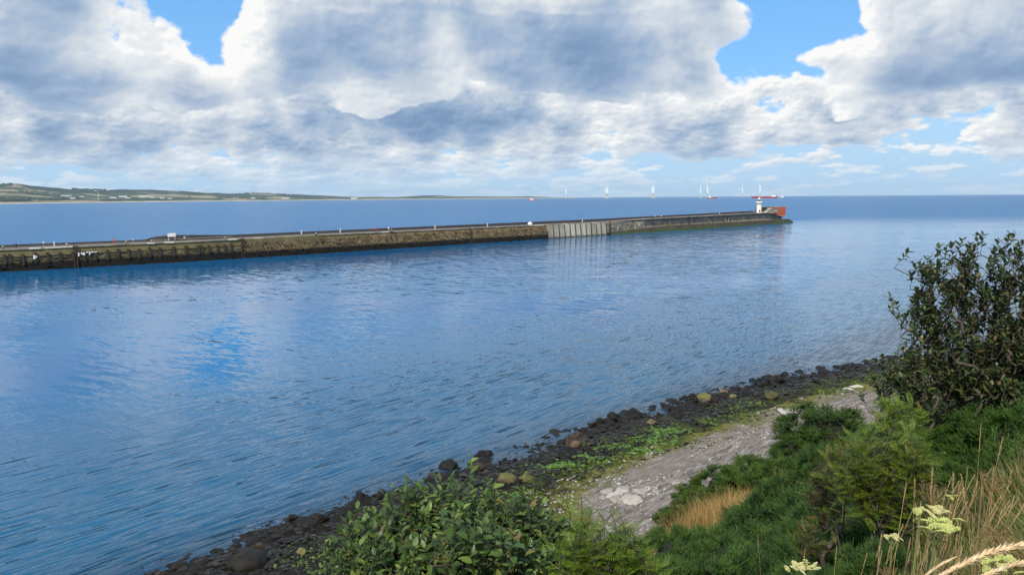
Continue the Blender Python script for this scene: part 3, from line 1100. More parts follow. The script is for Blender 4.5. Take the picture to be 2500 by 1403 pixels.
def ship(name, label, cat, px, Y, L, B, D, yaw, hullmat, kind):
    root = empty(name, (aty(px, 484, Y)[0], Y, 0), yaw)
    tag(root, label, cat)
    hull_mesh(L, B, D).build('hull', hullmat, root)
    if kind == 'tanker':
        MB().box((L * .02, 0, D + .25), (L * .70, B * .8, .5)).build('deck', M_DECK, root)
        bx = L * 0.36
        b = MB()
        for k, (w, h) in enumerate(((.17, 3.2), (.14, 3.0), (.12, 3.0), (.10, 3.0), (.075, 2.8))):
            b.box((bx, 0, D + sum((3.2, 3.0, 3.0, 3.0, 2.8)[:k]) + h / 2 + .01 * k), (L * w, B * (.95 - .1 * k), h))
        b.box((bx, 0, D + 13.6), (L * .05, B * 1.05, 2.4))
        b.build('superstructure', M_SHIPWHITE, root)
        MB().box((bx - L * .031, 0, D + 13.4), (L * .016, B * .98, 1.1)).build('bridge_window', M_DARKGLASS, root)
        MB().box((L * .46, 0, D + 6), (L * .035, B * .35, 11.5), taper=.8).build('funnel', M_NAVY, root)
        MB().tube([(bx, 0, D + 14), (bx, 0, D + 23)], .5, 5).tube([(bx, -4, D + 19), (bx, 4, D + 19)], .3, 4).build('mast', M_SHIPWHITE, root)
        MB().tube([(-L * .42, 0, D), (-L * .42, 0, D + 12)], .5, 5).build('foremast', M_SHIPWHITE, root)
        for f in (-.28, -.12, .04, .18):
            MB().box((L * f, 0, D + 1.8), (L * .05, B * .6, 2.6)).tube([(L * f, 0, D + 2), (L * f, 0, D + 8)], .35, 5).build('deck_gear', M_SHIPWHITE if f == -.12 else M_DECK, root)
        MB().tube([(-L * .35, 0, D + 1.3), (L * .26, 0, D + 1.3)], .6, 5).build('pipe', M_DECK, root)
    elif kind == 'supply':
        b = MB()
        b.box((-L * .26, 0, D + 2.5), (L * .22, B * .9, 5)).box((-L * .27, 0, D + 6.6), (L * .16, B * .8, 3.2)).box((-L * .28, 0, D + 9.6), (L * .11, B * .8, 2.8))
        b.build('superstructure', M_SHIPWHITE, root)
        MB().box((-L * .28, 0, D + 9.8), (L * .114, B * .82, 1.0)).build('bridge_window', M_DARKGLASS, root)
        MB().tube([(-L * .26, 0, D + 10), (-L * .26, 0, D + 19)], .5, 5).tube([(-L * .26, -3, D + 15), (-L * .26, 3, D + 15)], .3, 4).build('mast', M_SHIPWHITE, root)
        MB().box((-L * .16, B * .25, D + 6), (L * .04, B * .2, 8)).build('funnel', M_NAVY, root)
        MB().box((L * .2, 0, D + .4), (L * .5, B * .82, .8)).build('deck', M_DECK, root)
        for k in range(3):
            MB().box((L * (.05 + .12 * k), 0, D + 2), (L * .08, B * .5, 2.4)).build('deck_cargo', M_ORANGE, root)
        MB().box((L * .47, -B * .3, D + 2), (L * .03, 1.5, 4)).box((L * .47, B * .3, D + 2), (L * .03, 1.5, 4)).build('stern_roller', M_RED, root)
    else:
        b = MB()
        b.box((-L * .08, 0, D + 1.6), (L * .46, B * .8, 3.2)).box((-L * .12, 0, D + 4.6), (L * .26, B * .66, 2.8)).box((-L * .1, 0, D + 6.9), (L * .14, B * .5, 1.8))
        b.build('superstructure', M_SHIPWHITE, root)
        MB().box((-L * .12, 0, D + 4.9), (L * .264, B * .67, 1.0)).build('bridge_window', M_DARKGLASS, root)
        MB().tube([(-L * .06, 0, D + 7), (-L * .06, 0, D + 13)], .3, 5).build('mast', M_SHIPWHITE, root)
        MB().box((L * .20, 0, D + 3.6), (L * .07, B * .3, 4)).build('funnel', M_NAVY, root)
        MB().tube([(L * .3, 0, D), (L * .3, 0, D + 5), (L * .42, 0, D + 6.5)], .35, 5).build('deck_crane', M_SHIPWHITE, root)
    return root


ship('tanker', 'long red tanker with a white stern bridge, on the horizon above the lighthouse', 'ship', 1866, 5700, 194, 30, 12, math.radians(6), M_RED, 'tanker')
ship('supply_ship', 'small red supply ship with its white bridge close to a turbine', 'ship', 1739, 5900, 84, 19, 7, math.radians(8), M_RED, 'supply')
ship('coastal_ship', 'small white ship half hidden behind the stern of the red tanker', 'ship', 1907, 6600, 78, 15, 6, math.radians(185), M_GREYHULL, 'small')
ship('pilot_boat', 'orange and white boat alone on the sea left of all turbines', 'boat', 1300, 4600, 50, 13, 5, math.radians(10), M_ORANGE, 'small')

# ------------------------------------------------------------------ pier
PN = np.array([PD2[1], -PD2[0]])      # out of the near face, towards the camera


def pdir(t):
    return PD1 if t < 0 else PD2


def pnorm(t):
    d = pdir(t)
    k = np.clip((t + 14) / 28, 0, 1)
    n1, n2 = np.array([PD1[1], -PD1[0]]), np.array([PD2[1], -PD2[0]])
    n = n1 * (1 - k) + n2 * k
    return n / np.hypot(*n)


def pp(t, w, z):
    """t metres along the pier from its bend, w metres behind the near face"""
    b = PB + t * pdir(t)
    n = pnorm(t)
    return (b[0] - n[0] * w, b[1] - n[1] * w, z)


def pier_t(px):
    """where along the pier a bearing of the survey photograph meets its near face"""
    d = ray(px, 560)
    best = None
    for D, rng in ((PD1, (-400, 0)), (PD2, (0, 600))):
        A = np.array([[d[0], -D[0]], [d[1], -D[1]]])
        k, t = np.linalg.solve(A, PB)
        if rng[0] - 1 <= t <= rng[1] + 1:
            best = t
    return best


T_L, T_SLAB0, T_SLAB1, T_TIP = -175.0, pier_t(1337), pier_t(1482), pier_t(1917)
T_S2 = pier_t(592)
T_HEAD = pier_t(1878)


def t_for(px, w):
    """metres along the pier for something w metres behind its face, seen at a bearing"""
    t = pier_t(px)
    d = ray(px, 540)
    for _ in range(6):
        p = pp(t, w, 0)
        off = p[0] - d[0] / d[1] * p[1]
        D = pdir(t)
        t -= off / (D[0] - d[0] / d[1] * D[1])
    return t


def deck_z(t):
    return float(np.interp(t, [T_L, -60, 40, T_SLAB1, T_SLAB1 + 40, T_HEAD, T_HEAD + 10, T_TIP], [6.1, 6.3, 6.7, 6.6, 7.3, 8.0, 6.6, 4.6]))


def par_z(t):
    a, b_ = pier_t(372), pier_t(384)
    c, d = pier_t(448), pier_t(600)
    return float(np.interp(t, [T_L, a, b_, c, d, 160, T_SLAB1, T_TIP - 30, T_TIP], [7.1, 7.1, 7.8, 8.3, 7.6, 7.9, 8.0, 9.4, 9.6]))


def wall_mat(name, dry, dry2, weed_top, weed2=(0.018, 0.015, 0.010), green=0.0, streak=0.5):
    """stone or concrete that grows weed up to the tide line"""
    m, T, out = new_mat(name)
    pos = T.node('ShaderNodeNewGeometry').outputs['Position']
    geo = T.node('ShaderNodeNewGeometry')
    z = T.sep(pos)[2]
    n1 = T.noise(pos, 0.35, 6.0, 0.65)
    n2 = T.noise(pos, 2.2, 5.0, 0.65)
    sn = T.noise(T.vm('MULTIPLY', pos, (0.9, 0.9, 0.10)), 1.0, 5.0, 0.65)
    col = T.mix(T.ss(n1, 0.36, 0.64), dry, dry2)
    col = T.mix(T.ss(sn, 0.50, 0.72, 0.0, streak), col, (0.05, 0.04, 0.025))
    hs = T.node('ShaderNodeHueSaturation')
    rr = T.m('FRACT', T.m('ADD', geo.outputs['Random Per Island'], T.node('ShaderNodeObjectInfo').outputs['Random']))
    T.put(hs.inputs['Value'], T.m('MULTIPLY_ADD', rr, 0.6, 0.7))
    T.put(hs.inputs['Color'], col)
    zz = T.m('ADD', z, T.m('MULTIPLY', T.m('SUBTRACT', n1, 0.5), 1.6))
    zz = T.m('ADD', zz, T.m('MULTIPLY', T.m('SUBTRACT', n2, 0.5), 1.8))
    col = T.mix(T.ss(zz, weed_top - 0.5, weed_top + 0.5, 1.0, 0.0), hs.outputs[0], T.mix(T.ss(n2, 0.4, 0.7), weed2, (0.006, 0.006, 0.005)))
    if green > 0:
        col = T.mix(T.m('MULTIPLY', T.ss(zz, 0.2, 1.3, 1.0, 0.0), green), col, (0.06, 0.11, 0.01))
    p = principled(T, col, 0.85, T.bump(n2, 0.5, 0.15), 0.25)
    T.l.new(p.outputs[0], out.inputs[0])
    return m


M_OLIVE = wall_mat('olive_wall', (0.17, 0.135, 0.060), (0.12, 0.10, 0.05), -9, streak=0.3)
M_STONE = wall_mat('pier_stone', (0.20, 0.155, 0.075), (0.125, 0.095, 0.05), 2.5)
M_RUBBLE = wall_mat('pier_rubble', (0.22, 0.165, 0.085), (0.11, 0.085, 0.045), 2.2)
M_DARKWALL = wall_mat('outer_wall', (0.36, 0.315, 0.235), (0.18, 0.16, 0.125), 1.0, streak=0.85)
M_APRON = wall_mat('apron_concrete', (0.115, 0.10, 0.065), (0.06, 0.055, 0.035), 0.35, green=0.55, streak=0.3)
M_SLAB = wall_mat('pale_slab', (0.47, 0.43, 0.34), (0.38, 0.34, 0.27), 0.55, weed2=(0.10, 0.085, 0.03), streak=0.55)
M_WALK = simple_mat('walkway', (0.15, 0.13, 0.115), (0.105, 0.095, 0.09), 0.5, 0.9, coords='World')
M_PARA = simple_mat('parapet_stone', (0.060, 0.060, 0.066), (0.035, 0.036, 0.04), 0.6, 0.85, coords='World', rand=0.15)
M_COPING = simple_mat('coping_pale', (0.30, 0.27, 0.20), (0.22, 0.19, 0.13), 0.3, 0.85, coords='World', rand=0.2)
M_TIMBER = simple_mat('tarred_timber', (0.035, 0.029, 0.020), (0.055, 0.045, 0.028), 1.5, 0.8)
M_PALE = simple_mat('bleached_concrete', (0.62, 0.58, 0.47), (0.55, 0.50, 0.40), 0.8, 0.8, coords='World')
M_WHITE = simple_mat('white_paint', (0.80, 0.80, 0.78), (0.74, 0.74, 0.71), 0.8, 0.5)

po = (float(PB[0]), float(PB[1]), 0.0)
pier = empty('pier', po)
tag(pier, 'long stone breakwater pier running out to the small lighthouse', 'pier')


def sweep(name, mat, t0, t1, prof, step=6.0, parent=pier):
    """prof(t) -> list of (w, z); the open profile is swept along the pier and capped"""
    n = max(2, int(abs(t1 - t0) / step) + 1)
    ts = np.linspace(t0, t1, n)
    rings = [[pp(t, w, z) for w, z in prof(t)] for t in ts]
    return MB().loft(rings).build(name, mat, parent, origin=po)


PW = 11.0      # width of the pier
# body of the pier: left length, rubble length, slab length, outer length
sweep('quay_wall', M_STONE, T_L, T_S2, lambda t: [(0.35, -2.5), (0.55, deck_z(t) - 2.15), (PW - .3, deck_z(t) - 2.15), (PW, -2.5)])
sweep('upper_wall', M_OLIVE, T_L, T_S2 + 30, lambda t: [(0.25, deck_z(t) - 2.2), (0.30, deck_z(t) - 0.20), (PW - .4, deck_z(t) - 0.20), (PW - .4, deck_z(t) - 2.2)])
sweep('rubble_core', M_RUBBLE, T_S2, T_SLAB0, lambda t: [(-0.9, -2.5), (0.75, deck_z(t) - 1.7), (1.2, deck_z(t) - 0.22), (PW - .4, deck_z(t) - 0.22), (PW, -2.5)])
sweep('slab_core', M_DARKWALL, T_SLAB0, T_SLAB1, lambda t: [(0.35, -2.5), (0.9, deck_z(t) - 0.22), (PW - .4, deck_z(t) - 0.22), (PW, -2.5)])
sweep('outer_wall', M_DARKWALL, T_SLAB1, T_TIP, lambda t: [(2.4 * min(1, max(0.1, (t - T_SLAB1) / 18)), -2.5), (0.6 + 2.4 * min(1, max(0, (t - T_SLAB1 - 4) / 18)), deck_z(t) - 0.1),
                                                            (PW + 1, deck_z(t) - 0.1), (PW + 1.5, -2.5)], 4.0)
T_AP = pier_t(1490)
sweep('apron', M_APRON, T_AP, T_TIP + 7.0, lambda t: [(-1.2, -2.5), (0.2, 1.5 + 1.4 * min(1, (t - T_AP) / 60)), (PW + 1.2, 1.6 + 1.4 * min(1, (t - T_AP) / 60)), (PW + 3.5, -2.5)], 5.0)
# sloping toe beyond the end
tip = [[pp(t, w, z) for w, z in q] for t, q in ((T_TIP + 6.9, [(-0.9, -2.5), (0.25, 2.8), (PW + 1.1, 2.8), (PW + 3.2, -2.5)]),
                                                (T_TIP + 13, [(-0.2, -2.5), (1.2, 1.6), (PW, 1.6), (PW + 2.5, -2.5)]),
                                                (T_TIP + 20, [(1.5, -2.5), (2.6, -0.1), (PW - 2, -0.1), (PW, -2.5)]))]
MB().loft(tip).build('toe_mound', M_APRON, pier, origin=po)
# walkway, coping stones, parapet
sweep('walkway', M_WALK, T_L, T_TIP, lambda t: [(1.2, deck_z(t) - 0.25), (1.2, deck_z(t) - 0.02), (PW - 1.6, deck_z(t) + 0.12), (PW - 1.6, deck_z(t) - 0.25)])
sweep('parapet', M_PARA, T_L, T_TIP - 14, lambda t: [(PW - 1.75, deck_z(t) - 0.2), (PW - 1.65, par_z(t)), (PW - 0.5, par_z(t) + .05), (PW - 0.3, deck_z(t) - 2)], 3.0)
hump0, hump1 = pier_t(384), pier_t(590)
sweep('raised_step', M_WALK, hump0, hump1, lambda t: [(PW - 4.2, deck_z(t) - .1), (PW - 4.1, deck_z(t) + 0.62), (PW - 1.8, deck_z(t) + 0.62), (PW - 1.8, deck_z(t) - .1)], 4.0)
sweep('step_edge', M_COPING, hump0 + 6, hump1 - 4, lambda t: [(PW - 4.35, deck_z(t) + 0.50), (PW - 4.35, deck_z(t) + 0.68), (PW - 4.0, deck_z(t) + 0.68), (PW - 4.0, deck_z(t) + .5)], 4.0)

# coping stones along the near edge
proto_me = None
k = 0
t = T_L + 2
while t < T_TIP - 6:
    ln = random.uniform(3.2, 4.4)
    o0 = 0.0 if t < T_S2 else (0.9 if t < T_SLAB1 else 0.6 + 2.4 * min(1, max(0, (t - T_SLAB1 - 4) / 18)))
    b = MB()
    z = deck_z(t + ln / 2)
    c0 = pp(t, o0 + 0.05, z - 0.12)
    c1 = pp(t + ln - 0.12, o0 + 0.05, z - 0.12)
    nn = pnorm(t)
    ax = Vector((c1[0] - c0[0], c1[1] - c0[1], 0))
    b.box(((c0[0] + c1[0]) / 2 - nn[0] * .5, (c0[1] + c1[1]) / 2 - nn[1] * .5, z - 0.1 + random.uniform(-.02, .03)), (ax.length, 1.1, 0.34), math.atan2(ax.y, ax.x))
    b.build('coping_stone', M_PALE if random.random() < 0.10 else M_COPING, pier, origin=po)
    t += ln


def blocks(name, mat, t0, t1, z0, z1, bl, bh, wfun, diag=0.0, jit=0.12, parent=pier):
    b = MB()
    z = z0
    r = 0
    while z < z1:
        t = t0 + (bl * 0.5 if r % 2 else 0)
        while t < t1:
            L = bl * random.uniform(0.75, 1.2)
            w = wfun(t, z)
            h = bh * random.uniform(.84, .97)
            c = pp(t + L / 2, w + 0.35 - random.uniform(0, jit), z + bh / 2)
            d = pdir(t)
            m = Matrix.Rotation(random.uniform(-.06, .06) + diag, 4, 'Y') if diag or jit > .1 else None
            if z + h < z1 + .3 and random.random() > 0.02:
                b.box(c, (L * 0.96, 0.8, h), math.atan2(d[1], d[0]), 1.0, m)
            t += L
        z += bh
        r += 1
    o = b.build(name, mat, parent, origin=po)
    o['kind'] = 'stuff'
    return o


blocks('stone_block', M_STONE, T_L, T_S2, -0.3, 4.15, 1.7, 0.62, lambda t, z: 0.15, 0.0, 0.16)
blocks('stone_block', M_RUBBLE, T_S2, T_SLAB0 - 1, -0.3, 5.2, 1.35, 0.72, lambda t, z: -0.85 + 1.5 * z / 5.2, 0.55, 0.5)
blocks('stone_block', M_DARKWALL, T_SLAB1 + 3, pier_t(1575), 1.4, 6.4, 1.5, 0.7, lambda t, z: 0.35 * z / 6 + 0.3 + 2.0 * min(1, max(0, (t - T_SLAB1 - 4) / 18)) * .5, 0.0, 0.5)

# timber fenders with rails on the left length
rail_lo = [deck_z(0) - 2.45, deck_z(0) - 3.2]
fx = [-70, -36, 5, 18, 50, 81, 111, 142, 172, 201, 228, 258, 285, 310, 336, 362, 387, 421, 451, 482, 490, 508, 528, 546, 562]
for i, px in enumerate(fx):
    t = pier_t(px)
    zt = deck_z(t) - random.uniform(1.5, 1.9)
    zb = zt - random.uniform(2.0, 2.9)
    b = MB()
    p0, p1 = pp(t, -0.18, zb), pp(t, -0.20, zt)
    d = pdir(t)
    b.box(((p0[0] + p1[0]) / 2, (p0[1] + p1[1]) / 2, (zt + zb) / 2), (0.55, 0.42, zt - zb), math.atan2(d[1], d[0]))
    b.box((p1[0], p1[1], zt + .12), (0.85, 0.5, 0.30), math.atan2(d[1], d[0]))
    b.build('timber_fender', M_TIMBER, pier, origin=po)
for zo in (2.35, 3.1):
    t0, t1 = pier_t(-70), pier_t(485)
    n = 26
    for k in range(n):
        if random.random() < (.12 if zo < 3 else .4):
            continue
        a0, a1 = t0 + (t1 - t0) * k / n, t0 + (t1 - t0) * (k + .96) / n
        MB().tube([pp(a0, -0.08, deck_z(a0) - zo), pp(a1, -0.08, deck_z(a1) - zo)], 0.13, 4).build('waling', M_TIMBER, pier, origin=po)
# short iron pins on the rubble length
for i in range(34):
    px = 596 + i * 11.2 + random.uniform(-3, 3)
    t = pier_t(px)
    z = deck_z(t) - 1.55 + random.uniform(-.15, .1)
    p = pp(t, -0.0 + .5, z)
    MB().box(p, (0.28, 0.35, random.uniform(.5, .9)), math.atan2(PD2[1], PD2[0])).build('iron_pin', M_TIMBER, pier, origin=po)
sweep('waling', M_TIMBER, pier_t(596), pier_t(860), lambda t: [(0.35, deck_z(t) - 2.0), (0.35, deck_z(t) - 1.85), (0.7, deck_z(t) - 1.85), (0.7, deck_z(t) - 2.0)])

# ladders let into the wall
M_RUST = simple_mat('rusty_iron', (0.055, 0.028, 0.018), (0.03, 0.02, 0.015), 2.0, 0.8)
for px in (180, 590, 1147, 1488, 1689):
    t = pier_t(px)
    wo = 0.0 if px < 600 else (-.9 if px < 1300 else (0.0 if px < 1500 else 2.1))
    ld = None
    for k, ww in enumerate((-0.45, 0.45)):
        p0, p1 = pp(t + ww, wo - .35, 0.2), pp(t + ww, wo - .25 + (0.9 if 600 < px < 1300 else 0), deck_z(t) + .3)
        b = MB().tube([p0, p1], 0.16, 4)
        if k == 0:
            ld = b.build('ladder', M_RUST, pier, origin=po)
        else:
            b.build('ladder_rail', M_RUST, ld, origin=po)
    for j in range(16):
        f = (j + .5) / 16
        q0 = np.array(pp(t - .45, wo - .35, 0.2)) * (1 - f) + np.array(pp(t - .45, wo - .25 + (0.9 if 600 < px < 1300 else 0), deck_z(t) + .3)) * f
        q1 = np.array(pp(t + .45, wo - .35, 0.2)) * (1 - f) + np.array(pp(t + .45, wo - .25 + (0.9 if 600 < px < 1300 else 0), deck_z(t) + .3)) * f
        MB().tube([q0, q1], 0.09, 4).build('rung', M_RUST, ld, origin=po)

# pale concrete slabs with dark joints
NS = 11
for k in range(NS):
    a0 = T_SLAB0 + 0.4 + (T_SLAB1 - T_SLAB0 - .8) * k / NS
    a1 = T_SLAB0 + 0.4 + (T_SLAB1 - T_SLAB0 - .8) * (k + .84) / NS
    zt0, zt1 = deck_z(a0) - .35 + random.uniform(-.1, .1), deck_z(a1) - .35
    b = MB()
    o_ = random.uniform(-.06, .06)
    rings = []
    for a in (a0, a1):
        rings.append([pp(a, -0.55 + o_, -1.5), pp(a, 0.25 + o_, zt0), pp(a, 0.85, zt0), pp(a, 0.45, -1.5)])
    b.loft(rings)
    b.build('concrete_slab', M_SLAB, pier, origin=po)
    am = a1 + (T_SLAB1 - T_SLAB0 - .8) * .08 / NS
    MB().tube([pp(am, -0.45, -0.5), pp(am, 0.40, deck_z(am) - .2)], 0.42, 4).build('dark_joint', M_TIMBER, pier, origin=po)  # strip added in the gap, its dark colour standing in for the shaded recess
# pale drain streaks / posts on the outer wall
for px, h in ((1642, 3.0), (1780, 2.6), (1786, 3.2), (1795, 3.4), (1737, 1.6)):
    t = pier_t(px)
    p = pp(t, 2.3, 4.6)
    MB().box(p, (0.45, 0.35, h), math.atan2(PD2[1], PD2[0])).build('marker_post', M_COPING, pier, origin=po)
# white worn paint marks on the stone
for px, w, h, z in ((187, .35, 1.0, 4.0), (195, .5, .5, 4.2), (200, .5, .8, 4.1), (208, .6, .25, 4.5), (214, .3, .9, 4.2), (221, .8, .25, 4.5), (229, .7, .25, 4.5), (78, .5, 1.1, 3.8), (83, .3, .5, 3.9)):
    t = pier_t(px)
    MB().box(pp(t, -0.42, z), (w, 0.3, h), math.atan2(PD1[1], PD1[0])).build('paint_mark', M_WHITE, pier, origin=po)
# pale strips of new concrete at the edge
for px0, px1 in ((68, 96), (358, 376), (400, 424), (556, 578)):
    sweep('repaired_edge', M_PALE, pier_t(px0), pier_t(px1), lambda t: [(-0.10, deck_z(t) - .28), (-0.10, deck_z(t) + 0.10), (1.2, deck_z(t) + 0.12), (1.2, deck_z(t) - .28)], 3.0)

# things standing on the pier
def pier_thing(name, px, w, label, cat, group=None):
    t = t_for(px, w)
    d = pdir(t)
    r = empty(name, pp(t, w, deck_z(t) + 0.02), math.atan2(d[1], d[0]))
    return tag(r, label, cat, group)


sg = pier_thing('sign_board', 417, 6.2, 'white notice board standing on the raised bend of the pier', 'sign')
sg.location.z += .3
MB().box((0, 0, 1.7), (2.5, 0.12, 1.15)).build('board', M_WHITE, sg)
for s_ in (-1, 1):
    MB().box((s_ * 1.0, 0.1, .6), (0.12, 0.1, 1.25)).build('post', M_STEEL, sg)
tn = pier_thing('angling_tent', 1294, 7.0, 'small white dome tent against the pier parapet', 'tent')
MB().lathe([(1.25, 0), (1.15, .6), (.85, 1.1), (.4, 1.4), (.05, 1.5)], 12).build('canopy', M_WHITE, tn, True)
MB().box((0, -1.15, .45), (.7, .12, .9)).build('door', M_STEEL, tn)
POSTS = [(735, 'first thin post right of the raised bend'), (830, 'thin post between the bend and the red-clad anglers'), (1062, 'short white post half way along the parapet'),
         (1190, 'white post on the pier left of the white tent'), (1422, 'post on the pier behind the concrete slabs'), (128, 'low pale post at the left end of the pier'),
         (448, 'pale box on the parapet at the pier bend')]
for px, lab in POSTS:
    r = pier_thing('pier_post', px, 8.4, lab, 'post', 'posts along the pier walkway')
    hgt = 1.35 if px not in (128, 448) else 1.0
    MB().box((0, 0, hgt / 2), (0.32, 0.32, hgt), taper=.85).build('shaft', M_STEEL, r)
    MB().box((0, 0, hgt + .12), (0.45, 0.45, .24)).build('cap', M_STEEL, r)
cr = pier_thing('bollard', 305, 1.0, 'pale mooring bollard on the near edge of the pier', 'bollard', 'bollards on the pier edge')
MB().lathe([(.35, 0), (.28, .5), (.42, .62), (.40, .85), (.1, .95)], 10).build('post', M_COPING, cr, True)
for px, lab in ((5, 'pale bollard at the far left edge of the pier'), (162, 'bollard on the edge over the white paint marks'), (371, 'bollard just left of the notice board'), (551, 'bollard right of the pier bend'), (958, 'bollard below the red-clad anglers'), (774, 'pale bollard on the rubble length, first right of the bend')):
    r = copy_tree(cr)
    t = pier_t(px)
    r.location = pp(t, 0.7, deck_z(t) + .05)
    tag(r, lab, 'bollard', 'bollards on the pier edge')

# ------------------------------------------------------------------ people on the pier
def skin_figure(name, verts, edges, radii):
    me = bpy.data.meshes.new(name)
    me.from_pydata(verts, edges, [])
    o = bpy.data.objects.new(name, me)
    COL.objects.link(o)
    o.modifiers.new('skin', 'SKIN')
    sv = me.skin_vertices[0].data
    for i, r in enumerate(radii):
        sv[i].radius = (r, r * 0.85)
        sv[i].use_root = (i == 0)
    sd = o.modifiers.new('sub', 'SUBSURF')
    sd.levels = 1
    dg = bpy.context.evaluated_depsgraph_get()
    dg.update()
    ev = o.evaluated_get(dg)
    out = bpy.data.meshes.new_from_object(ev)
    bpy.data.objects.remove(o)
    out.name = name
    return out


BODY_V = [(0, 0, .95), (0, 0, 1.15), (0, 0, 1.36), (0, -.01, 1.48), (0, -.02, 1.60), (0, -.02, 1.70),
          (.16, 0, 1.38), (.22, -.02, 1.12), (.21, -.12, .88), (.20, -.17, .80), (-.16, 0, 1.38), (-.22, -.02, 1.12), (-.21, -.12, .88), (-.20, -.17, .80),
          (.09, 0, .88), (.10, -.02, .50), (.10, .02, .08), (.10, -.14, .04), (-.09, 0, .88), (-.10, .02, .50), (-.10, .05, .08), (-.10, -.11, .04)]
BODY_E = [(0, 1), (1, 2), (2, 3), (3, 4), (4, 5), (2, 6), (6, 7), (7, 8), (8, 9), (2, 10), (10, 11), (11, 12), (12, 13), (0, 14), (14, 15), (15, 16), (16, 17), (0, 18), (18, 19), (19, 20), (20, 21)]
BODY_R = [.15, .14, .15, .06, .10, .085, .075, .055, .042, .035, .075, .055, .042, .035, .095, .065, .045, .045, .095, .065, .045, .045]
body_me = skin_figure('body', BODY_V, BODY_E, BODY_R)
jv = [(0, 0, .90), (0, 0, 1.15), (0, 0, 1.37), (.17, 0, 1.39), (.225, -.02, 1.12), (.215, -.12, .90), (-.17, 0, 1.39), (-.225, -.02, 1.12), (-.215, -.12, .90)]
jacket_me = skin_figure('jacket', jv, [(0, 1), (1, 2), (2, 3), (3, 4), (4, 5), (2, 6), (6, 7), (7, 8)], [.19, .175, .175, .105, .085, .07, .105, .085, .07])
tv = [(0, 0, .93), (.095, 0, .86), (.10, -.02, .50), (.10, .02, .12), (-.095, 0, .86), (-.10, .02, .50), (-.10, .05, .12)]
trouser_me = skin_figure('trousers', tv, [(0, 1), (1, 2), (2, 3), (0, 4), (4, 5), (5, 6)], [.165, .12, .09, .07, .12, .09, .07])
M_SKIN = simple_mat('skin', (0.55, 0.33, 0.24), None, rough=0.6)
body_me.materials.append(M_SKIN)
hair_mb = MB().lathe([(.09, 1.60), (.115, 1.68), (.10, 1.76), (.05, 1.80)], 8, (0, .01, 0))
hair_me = hair_mb.mesh('hair', None, True)
M_HAIR = simple_mat('hair', (0.04, 0.025, 0.015), None, rough=0.7)
hair_me.materials.append(M_HAIR)


def cloth(nm, c):
    return simple_mat(nm, c, None, rough=0.85)


CL = {'blue': cloth('blue_cloth', (0.03, 0.12, 0.42)), 'red': cloth('red_cloth', (0.60, 0.02, 0.03)), 'white': cloth('white_cloth', (0.72, 0.71, 0.68)),
      'dark': cloth('dark_cloth', (0.02, 0.02, 0.028)), 'rust': cloth('rust_cloth', (0.38, 0.09, 0.05)), 'grey': cloth('grey_cloth', (0.24, 0.24, 0.25)), 'navy': cloth('navy_cloth', (0.02, 0.04, 0.10))}


def person(px, w, jc, tc, rz, label, z=None, loc=None):
    t = t_for(px, w)
    r = empty('person', pp(t, w, deck_z(t) + .05) if loc is None else loc, rz)
    if z is not None:
        r.location.z = z
    tag(r, label, 'person', 'people on the pier')
    obj('body', body_me, None, r)
    for nm, me, c in (('jacket', jacket_me, jc), ('trousers', trouser_me, tc)):
        m2 = me.copy()
        m2.materials.clear()
        m2.materials.append(CL[c])
        obj(nm, m2, None, r)
    obj('hair', hair_me, None, r)
    return r


person(30, 4.4, 'blue', 'dark', .3, 'person in a blue jacket, left of the two at the left end of the pier')
person(35, 4.9, 'blue', 'navy', -.5, 'person in a blue jacket, right of the two at the left end of the pier')
person(275, 5.0, 'red', 'red', .2, 'person dressed all in red walking on the pier')
person(322, 5.0, 'white', 'grey', 2.0, 'person in a white top walking behind the person in red')
person(102, 7.6, 'white', 'grey', 1.0, 'person in pale clothes by the parapet near the pair in blue')
person(908, 6.4, 'rust', 'dark', .6, 'left person of the rust-clad anglers on the pier')
person(914, 6.8, 'red', 'dark', -.4, 'middle person of the rust-clad anglers, in a brighter red jacket')
person(921, 6.4, 'rust', 'navy', 1.5, 'right person of the rust-clad anglers on the pier')
person(948, 6.6, 'white', 'grey', .1, 'person in white just right of the rust-clad anglers')
person(1389, 5.6, 'dark', 'dark', .4, 'person in dark clothes above the pale concrete slabs')
person(1392, 6.0, 'navy', 'dark', 2.6, 'person in navy beside the dark-clad one above the pale slabs')
person(1599, 5.5, 'white', 'dark', .5, 'person in white on the outer pier, left of a pair')
person(1612, 6.0, 'red', 'grey', 1.0, 'person in a red jacket on the outer length of the pier')
person(1615, 5.4, 'white', 'navy', -1.0, 'person in white beside the one in red on the outer pier')
person(1649, 7.2, 'dark', 'dark', .2, 'person in black leaning by the outer parapet')
person(1756, 4.6, 'white', 'grey', .2, 'person in white at the edge of the outer pier')
person(1770, 5.0, 'dark', 'navy', .2, 'dark-clad angler, left of the pair short of the lighthouse')
person(1784, 5.4, 'dark', 'dark', -.8, 'dark-clad angler, left of two close together near the lighthouse')
person(1788, 4.8, 'rust', 'dark', .8, 'angler in rust jacket close to a dark-clad one near the lighthouse')
person(1834, 5.0, 'dark', 'dark', .1, 'dark-clad person at the foot of the lighthouse')
person(1840, 4.6, 'white', 'navy', 2.1, 'white-topped person at the foot of the lighthouse')

